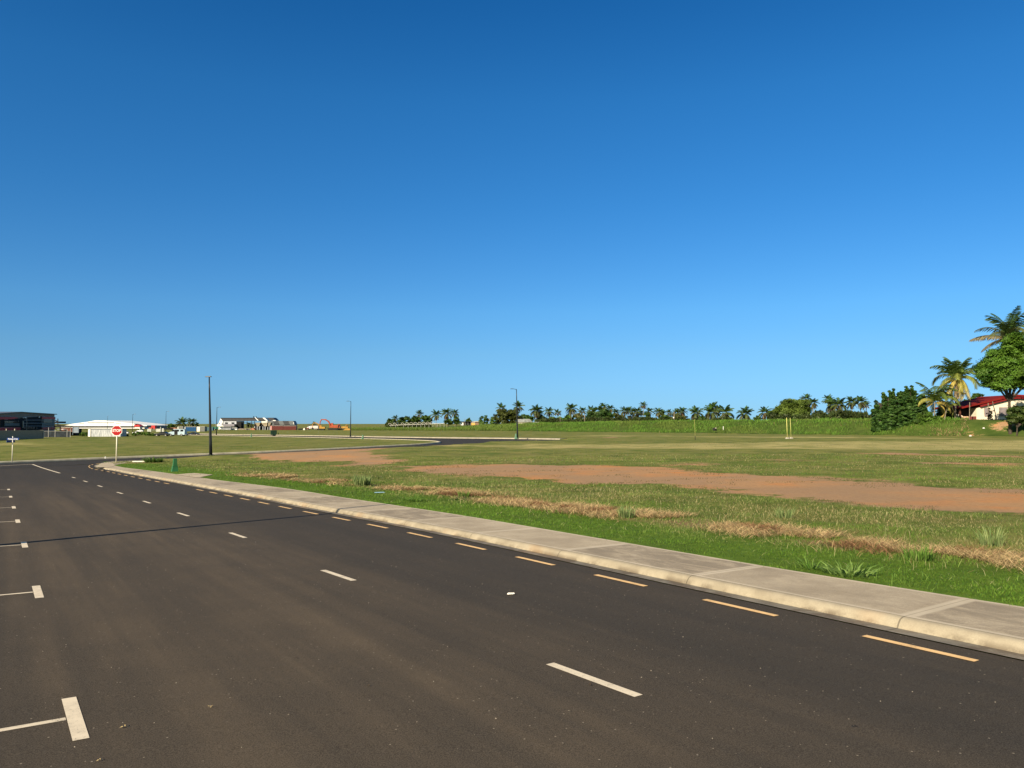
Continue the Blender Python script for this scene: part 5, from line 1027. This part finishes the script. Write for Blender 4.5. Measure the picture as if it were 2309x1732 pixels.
# containers
def container(px0, px1, pt, pb, Y, mat, label, end=None, endw=0, rz=0.0, group='shipping containers', bars=True):
    fr = flat(Y); xm = W((px0 + px1) / 2, pb, Y)[0]; o = thing('shipping_container', label, 'container', xm, Y, group)
    mk(fr, o, 'body', mat, ('b', px0, pt, px1, pb, -2.4, 0)); mk(fr, o, 'roof_rail', paint('container_rail', (.5, .5, .48), .6), ('b', px0, pt - .5, px1, pt, -2.4, .05))
    if end: mk(fr, o, 'door_end', end, ('b', px0 - endw, pt - .2, px0, pb + .6, -2.3, .12))
    return o
CB = corrug('blue_container', (.012, .075, .20), 24, (1, 0, 0)); CR = corrug('red_container', (.115, .022, .018), 15, (1, 0, 0), .5); CGY = corrug('grey_container', (.19, .195, .18), 24, (1, 0, 0))
container(402.5, 413, 962.6, 972, 315, CGY, 'short grey container with a bright white end at the left of the row', WHT, 1.5)
container(418, 442, 962.8, 974, 312, CB, 'blue shipping container behind the parked cars', CWH, 1.2); container(451, 461.8, 962.4, 973, 305, CGY, 'pale grey container right of the blue one, with a white open end', CREAM, 7)
container(613, 638, 960.3, 970.9, 372, CR, 'left red shipping container, its pink door end showing', paint('pink_end', (.55, .25, .22), .6), 3); container(638.6, 667.5, 960.6, 970.9, 372, CR, 'right red shipping container at the end of the row')
single(flat(340), 'teal_tank', paint('teal_panel', (.05, .11, .14), .6), 'row of dark teal panels behind the tall near street lamp', 'panel', ('b', 462, 963.5, 480, 971, -1.5, 0))
# white barn
f8 = flat(395); SLT = corrug('slate_roof', (.055, .055, .06), 9, (1, 0, 0), .25); BW = paint('barn_white', (.74, .74, .71), .6, .05); BW2 = paint('barn_grey_white', (.42, .44, .48), .6, .1)
o = thing('white_barn', 'long white gabled barn with a slate roof, its right half still an open frame', 'barn', W(535, 970, 395)[0], 395)
mk(f8, o, 'gable_wall', BW, ('p', [(493, 955), (498, 943.5), (503, 950), (503, 971), (493, 971)], -.4, .3)); mk(f8, o, 'side_wall', BW2, ('b', 503, 949.4, 533, 971, -.4, 0))  # weaker light on the side wall is put into its greyer white
mk(f8, o, 'roof', SLT, ('p', [(498.5, 942.8), (574, 941.8), (579, 949.2), (503, 949.6)], -.5, .2)); mk(f8, o, 'ridge', DARKM, ('b', 498, 942.2, 574, 943, -.5, .4))
for a in (507.7, 522.3): mk(f8, o, 'window', GLS, ('b', a, 952.5, a + 5.8, 955.6, 0, .2))
for a, b, c_, d_ in ((494.6, 953.3, 495.8, 956.2), (500.8, 953, 502, 956), (496.6, 948.8, 498, 949.6)): mk(f8, o, 'window', GLS, ('b', a, b, c_, d_, .3, .45))
mk(f8, o, 'lean_to_roof', paint('lean_to', (.20, .19, .22), .6), ('p', [(504, 956.5), (533, 956.3), (533, 961.5), (510, 961.5)], .2, 3)); mk(f8, o, 'bay_shade', DKI, ('b', 533.2, 949.8, 543.8, 971, -4, 0)); mk(f8, o, 'awning', BW, ('p', [(493, 957), (503, 957), (511, 961.5), (493, 961.5)], .4, 3.5))  # solid near-black block stands in for the shaded bay
mk(f8, o, 'frame_post', DARKM, *[('b', a, 949.5, a + .8, 971, 0, .3) for a in (550, 557, 567, 574)]); mk(f8, o, 'frame_beam', DARKM, ('b', 543.8, 953, 577, 953.8, 0, .3)); mk(f8, o, 'wind_vent', DARKM, ('b', 571.8, 938.5, 573.2, 942, 0, .5))
mk(f8, o, 'yard_wall', paint('rubble', (.25, .20, .17), .9, .4), ('b', 535, 966.5, 575, 971, .5, .9))
o = thing('gabled_house', 'grey-roofed white house with sloping white gable edge right of the barn', 'house', W(592, 970, 398)[0], 398); f9 = flat(398)
mk(f9, o, 'roof', SLT, ('p', [(579, 942), (591, 942), (604, 949.3), (585, 949.6)], -6, 0)); mk(f9, o, 'gable_edge', BW, ('p', [(574.3, 941.5), (577, 941.5), (585, 949.5), (582.4, 949.6)], -5, .3)); mk(f9, o, 'gable_edge', BW, ('p', [(592, 942), (597.5, 942), (604.5, 949), (601, 949.4)], -5, .3)); mk(f9, o, 'wall', BW, ('b', 588, 949.3, 603, 953, -5, -.2)); mk(f9, o, 'wind_vent', DARKM, ('b', 577.8, 939, 578.9, 942, 0, .5)); mk(f9, o, 'lower_wall', BW2, ('b', 580, 953, 603, 971, -5, -.6))
o = thing('gabled_house', 'second grey-roofed house, highest right of the two gables', 'house', W(610, 970, 402)[0], 402); f10 = flat(402)
mk(f10, o, 'roof', SLT, ('p', [(598, 942), (615, 942), (621, 947.5), (604, 948.5)], -6, 0)); mk(f10, o, 'wall', BW2, ('b', 603, 948, 620, 971, -6, -.3)); mk(f10, o, 'eave', BW, ('b', 615.5, 947.6, 622, 949.4, -5, .2))
o = thing('arched_shed', 'long grey shed of five overlapping roof bays behind the red containers', 'shed', W(632, 970, 385)[0], 385); f11 = flat(385)
for k in range(5): a = 603 + k * 11.5; mk(f11, o, 'roof_bay', SLT if k % 2 else corrug('grey_iron_roof', (.15, .165, .175), 14, (1, 0, 0), .3), ('p', [(a, 949.6), (a + 12, 949.2), (a + 16, 958), (a + 4, 958.2)] if k else [(601, 957), (604.5, 949.6), (616, 949.4), (620, 958), (601, 959)], -4 - .2 * k, .1 * (k % 2)))
mk(f11, o, 'wall', DKI, ('b', 602, 957.5, 664, 971, -4, -.3)); mk(f11, o, 'end_post', WHT, ('b', 661.5, 952, 662.5, 957, -.2, .1))
THA = paint('thatch', (.30, .255, .18), .95, .25)
for i, (a, lb) in enumerate(((576, 'left thatched gable shelter with pale pillars'), (589, 'middle thatched gable shelter with the bright cream slope'), (600, 'right thatched gable shelter beside the red containers'))):
    fr = flat(378 + i * .6); o = thing('gable_shelter', lb, 'shelter', W(a, 970, 378)[0], 378, 'thatched shelters in front of the houses')
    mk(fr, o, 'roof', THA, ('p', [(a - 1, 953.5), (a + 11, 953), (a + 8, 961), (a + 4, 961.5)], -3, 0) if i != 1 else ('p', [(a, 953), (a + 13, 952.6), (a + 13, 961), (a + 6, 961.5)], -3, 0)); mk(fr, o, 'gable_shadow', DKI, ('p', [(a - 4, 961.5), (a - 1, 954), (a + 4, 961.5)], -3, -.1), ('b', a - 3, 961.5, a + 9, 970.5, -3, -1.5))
    for d_ in (-2.5, 3.2, 8): mk(fr, o, 'pillar', BW2, ('b', a + d_, 961.5, a + d_ + 1.3, 971, -.4, -.05))
single(flat(375), 'rubble_heap', paint('rubble_red', (.38, .17, .11), .95, .4), 'low reddish heap of rubble left of the thatched shelters', 'heap', ('p', [(563, 971.3), (566, 966), (569.5, 964.8), (573, 967), (576, 971.3)], -3, 0))
for i, (a, b, rr_, lb) in enumerate(((560, 957.5, 4, 'small dark palm seen through the open barn frame'), (568, 959.5, 3.2, 'second small palm seen through the open barn frame'))): far_palm(a, b, rr_ * 1.1, 402, 1 + i, lb, 'palms behind the open barn frame')
# earth-moving machines
def digger(px, pb, s, mat, label, Y, flip=1, boom=True, cat='excavator'):
    x = W(px, pb, Y)[0]; o = empty('excavator', (x, Y, Hs(x, Y)), 0 if flip > 0 else math.pi, label, cat, 'earth-moving machines', s)
    m = MB()
    for s_ in (-1, 1): sideprism(o, 'track', BLK, [(-1.9, .25), (-2.1, .5), (-1.9, .8), (1.9, .8), (2.1, .5), (1.9, .25), (1.6, 0), (-1.6, 0)], .5).location = (0, s_ * 1.1, 0)
    sideprism(o, 'body', mat, [(-2.3, 1.0), (-2.4, 2.0), (-.3, 2.1), (1.3, 1.7), (1.3, 1.0)], 2.4); sideprism(o, 'cab', mat, [(.1, 1.7), (.1, 2.95), (1.1, 2.95), (1.5, 1.7)], 1.0).location = (0, -.6, 0); MB().box((.75, -1.12, 2.35), (.7, .04, .7)).build('window_glass', GLS, o)
    if boom:
        MB().tube([(1.0, 0, 1.6), (1.9, 0, 3.6), (3.2, 0, 4.4), (5.0, 0, 4.5)], [.30, .34, .30, .2], 6).build('boom', mat, o); MB().tube([(4.9, 0, 4.55), (5.5, 0, 3.4), (5.6, 0, 1.7)], [.24, .2, .16], 6).build('stick', mat, o); sideprism(o, 'bucket', DARKM, [(5.1, .5), (5.0, 1.3), (5.6, 1.8), (6.0, 1.2), (5.7, .4)], 1.0)
    return o
OR_ = paint('orange_machine', (.33, .065, .024), .5, .15); YE_ = paint('yellow_machine', (.40, .22, .04), .5, .15)
digger(751, 970, 1.15, OR_, 'large orange excavator with its arm arched high over the yard', 372, -1)
digger(725, 970, .78, YE_, 'yellow machine parked under the bucket of the orange excavator', 366, -1)
digger(762, 970, .95, OR_, 'orange excavator body with its arm folded away, right of the arched arm', 380, 1, False); digger(780, 970.4, .85, YE_, 'yellow machine left of the street lamp, arm down', 368, 1, False, 'bulldozer')
MBx = single(flat(364), 'dozer_blade', YE_, 'wide yellow blade lying low on the ground beside the street lamp', 'blade', ('p', [(773, 970.2), (780, 966.2), (787, 966), (790, 967.8), (789, 970), (778, 970.4)], -1.4, 0))
car(693, 718, 971, 'pinkish white truck parked left of the yellow machine', paint('truck_white', (.60, .52, .50), .5), 'truck', 'parked_truck', 'truck', -1, Y=382); car(684, 697, 970.8, 'small rust-coloured truck left of the pinkish white one', RST, 'truck', 'parked_truck', 'truck', -1, Y=376)
single(flat(378), 'dark_skip', DKI, 'low dark skip right of the red containers', 'skip', ('b', 672.5, 966.3, 682, 970.8, -2, 0)); single(flat(374), 'cream_hopper', CREAM, 'small cream hopper beside the dark skip', 'hopper', ('p', [(683, 970.3), (684, 967), (686.5, 965), (688, 970.3)], -1.5, 0)); single(flat(372), 'white_tank', paint('tank', (.5, .56, .6), .4), 'pale tank under the right orange excavator body', 'tank', ('b', 753.5, 967, 761, 970.6, -1, 0))
single(flat(400), 'dark_canopy', DKI, 'thin dark canopy above the pinkish white truck', 'canopy', ('b', 694, 958.4, 719, 959.8, -3, 0), *[('b', a, 959.8, a + .5, 970, -.2, 0) for a in (695, 706, 718)])
# hooped frame
o = thing('hooped_frame', 'long white hooped greenhouse frame on posts in front of the round trees', 'greenhouse frame', W(940, 960, 400)[0], 400); f12 = flat(400); GAL = paint('pale_tube', (.62, .60, .52), .5)
mk(f12, o, 'rail', GAL, ('p', [(878, 958.6), (1003, 954.2), (1003, 955), (878, 959.4)], 0, .15))
for i, a in enumerate((881, 892, 910, 920, 929.5, 939, 948.5, 957.5, 967, 976)):
    yb = 958.6 - (a - 878) * 4.4 / 125; m = [('w', a - 5.5 + 5.5 * (1 - math.cos(k * .32)), yb - .5 - 6.3 * math.sin(k * .32 + .55) + 3, a - 5.5 + 5.5 * (1 - math.cos((k + 1) * .32)), yb - .5 - 6.3 * math.sin((k + 1) * .32 + .55) + 3, 0, .075) for k in range(8)]
    mk(f12, o, 'hoop', GAL, *m); mk(f12, o, 'post', SCF, ('b', a, yb, a + .6, 965, 0, .15))
for a in (985.5, 992, 1001): mk(f12, o, 'post', SCF, ('b', a, 954.5, a + .7, 964, 0, .15))
o = thing('low_white_house', 'small white house with a flat dark roof left of the yellow wall', 'house', W(1050, 958, 470)[0], 470); f13 = flat(470)
mk(f13, o, 'wall', WHT, ('b', 1038, 951.8, 1045, 959, -4, 0)); mk(f13, o, 'roof', DKI, ('b', 1036.5, 950.3, 1064, 951.6, -5, .6)); mk(f13, o, 'verandah_shade', DKI, ('b', 1045, 951.6, 1062, 959, -4, -.8)); mk(f13, o, 'post', SCF, *[('b', a, 951.6, a + .5, 959, -.3, 0) for a in (1050, 1055, 1061)])  # verandah shade is a near-black block set behind the posts
o = thing('yellow_house', 'low yellow and brown house between the white house and the bright bush', 'house', W(1075, 958, 480)[0], 480); f14 = flat(480)
mk(f14, o, 'wall', paint('ochre', (.68, .42, .12), .7), ('b', 1061, 952.5, 1071, 959, -4, 0)); mk(f14, o, 'brown_wall', paint('brown_wall', (.24, .15, .10), .8), ('b', 1071, 951.5, 1092, 959, -4, 0)); mk(f14, o, 'roof', CONB, ('b', 1060, 950, 1092, 951.6, -5, .6))
o = thing('iron_roofed_shed', 'shed with a weathered grey iron roof right of the road-end lamp', 'shed', W(1185, 955, 330)[0], 330); f15 = flat(330)
mk(f15, o, 'roof', corrug('weathered_iron', (.34, .36, .36), 16, (1, 0, 0), .35, .3), ('p', [(1167, 945.2), (1194, 944.8), (1201, 951.6), (1166, 951.9)], -5, .3)); mk(f15, o, 'wall', CONB, ('b', 1168, 951.8, 1199, 960, -5, 0)); mk(f15, o, 'flat_roof', SCF, ('b', 1201, 951.6, 1214.5, 953, -4, 0))
for a, t_, b_, Y_, wd_, lb in ((1318.3, 935.5, 956, 340, .16, 'pale pole in front of the olive palms in the tree line'), (1520, 929, 955, 380, .18, 'tall pale pole with a white box at the right of the palm row'), (1263, 938, 955, 400, .12, 'thin grey pole left of the bright green tree'), (1103, 944, 958, 440, .10, 'thin pole between two small round bushes'), (1047.5, 944.5, 957, 450, .10, 'thin pole before the low white house')):
    x_, _, zt = W(a, t_, Y_); o = thing('utility_pole', lb, 'pole', x_, Y_, 'poles in the tree line'); MB().tube([(0, 0, 0), (0, 0, zt - o.location[2])], wd_, 8).build('pole', PBARK, o, True)
    if a == 1520: MB().box((-.35, -.2, (zt - o.location[2]) * .45), (.5, .4, .7)).build('meter_box', WHT, o)
x, y = W(1612, 964.5, 188)[:2]; m = MB()
for k in range(6): m.box((rnd.uniform(-.4, .4), rnd.uniform(-.2, .2), .9 + rnd.uniform(-.1, .2)), (.45, .4, .4), k, .6)
o = empty('dark_heap', (x, y, Hs(x, y)), 0, 'small dark heap with a pale patch half hidden in the bank grass', 'heap'); m.build('heap', BLK, o); MB().box((.18, -.25, 1.25), (.28, .2, .26), .4, .7).build('pale_patch', CONB, o)
x, y = P(1628.5, 976.5, .1); o = MB().box((0, 0, .45), (.12, .12, .9)).build('marker_peg', WHT); o.location = (x, y - 1, Hs(x, y)); tag(o, 'short white peg at the foot of the bank', 'peg')
# red-roofed house on the rise
f16 = flat(160); HC = paint('cream_wall', (.74, .66, .52), .7, .06); RR = paint('red_roof', (.17, .016, .014), .85, .12, spec=.05); o = thing('red_roofed_house', 'cream single-storey house with a long low red roof on the rise at the right', 'house', 104, 160)
mk(f16, o, 'wall', HC, ('p', [(2202, 920.5), (2280, 901.5), (2300, 900.5), (2420, 914), (2420, 948), (2202, 948)], -9, 0))
mk(f16, o, 'roof', RR, ('p', [(2161.5, 918.5), (2276, 891), (2292, 890), (2430, 899), (2430, 903), (2292, 894.5), (2276, 896), (2163, 922)], -10, .75)); mk(f16, o, 'fascia', paint('fascia_red', (.19, .014, .015), .5), ('p', [(2207, 913.5), (2277, 896.2), (2292, 894.8), (2430, 903.5), (2430, 908), (2292, 899), (2277, 900.4), (2208, 918)], -9.5, .55))
mk(f16, o, 'verandah_shade', DKI, ('b', 2169, 921, 2202, 941, -6, -2.2)); mk(f16, o, 'verandah_wall', paint('verandah_cream', (.66, .42, .28), .7), ('b', 2168, 939, 2184, 948.5, -.3, 0)); mk(f16, o, 'verandah_panel', paint('brick_red_panel', (.16, .04, .035), .7), ('b', 2184, 939, 2202, 948, -.3, -.05)); mk(f16, o, 'verandah_side_wall', HC, ('p', [(2167, 934), (2176, 940), (2168, 948), (2167, 948)], -5, -.4)); mk(f16, o, 'corner_post', RST, ('b', 2165.5, 922, 2168, 948, -.6, -.2))  # near-black block at the back paints the verandah's shade
for a, b, c_, d_ in ((2219, 919.3, 2232.5, 939.3), (2252.5, 918.5, 2271, 939)):
    wf = mk(f16, o, 'window', paint('window_frame_brown', (.20, .15, .13), .6), ('b', a, b, c_, d_, 0, .08))
    m = MB()
    lv = [('b', a + .7, b + 1 + k * 2.3, c_ - .7, b + 2.7 + k * 2.3, .08, .13) for k in range(8)]
    mk(f16, wf, 'louvre', paint('louvre_glass', (.30, .26, .27), .35), *lv)
for a0, b0, a1, b1, lb in ((2185.8, 938.5, 2186.6, 907, 'thin upright pole standing before the verandah'), (2247.5, 944.5, 2238, 905.5, 'leaning pole propped in front of the house wall'), (2229, 943, 2228.2, 909, 'slender pole in front of the first window')):
    x_, y_ = W(a0, b0, 156)[:2]; o2 = thing('wooden_pole', lb, 'pole', x_, y_, 'poles in front of the red-roofed house'); t_ = W(a1, b1, 156); MB().tube([(0, 0, 0), (t_[0] - x_, 0, t_[2] - o2.location[2])], .075, 6).build('pole', PBARK, o2)
for a, b, lb in ((2218, 959, 'white scrap on the slope below the red earth'), (2188, 975.5, 'white scrap low on the slope under the verandah')):
    x_, y_ = W(a, b, 141 if b > 970 else 146)[:2]; o2 = MB().box((0, 0, .12), (.35, .25, .2), .3, .6).build('litter_scrap', WHT); o2.location = (x_, y_, Hs(x_, y_) + .02); tag(o2, lb, 'litter')
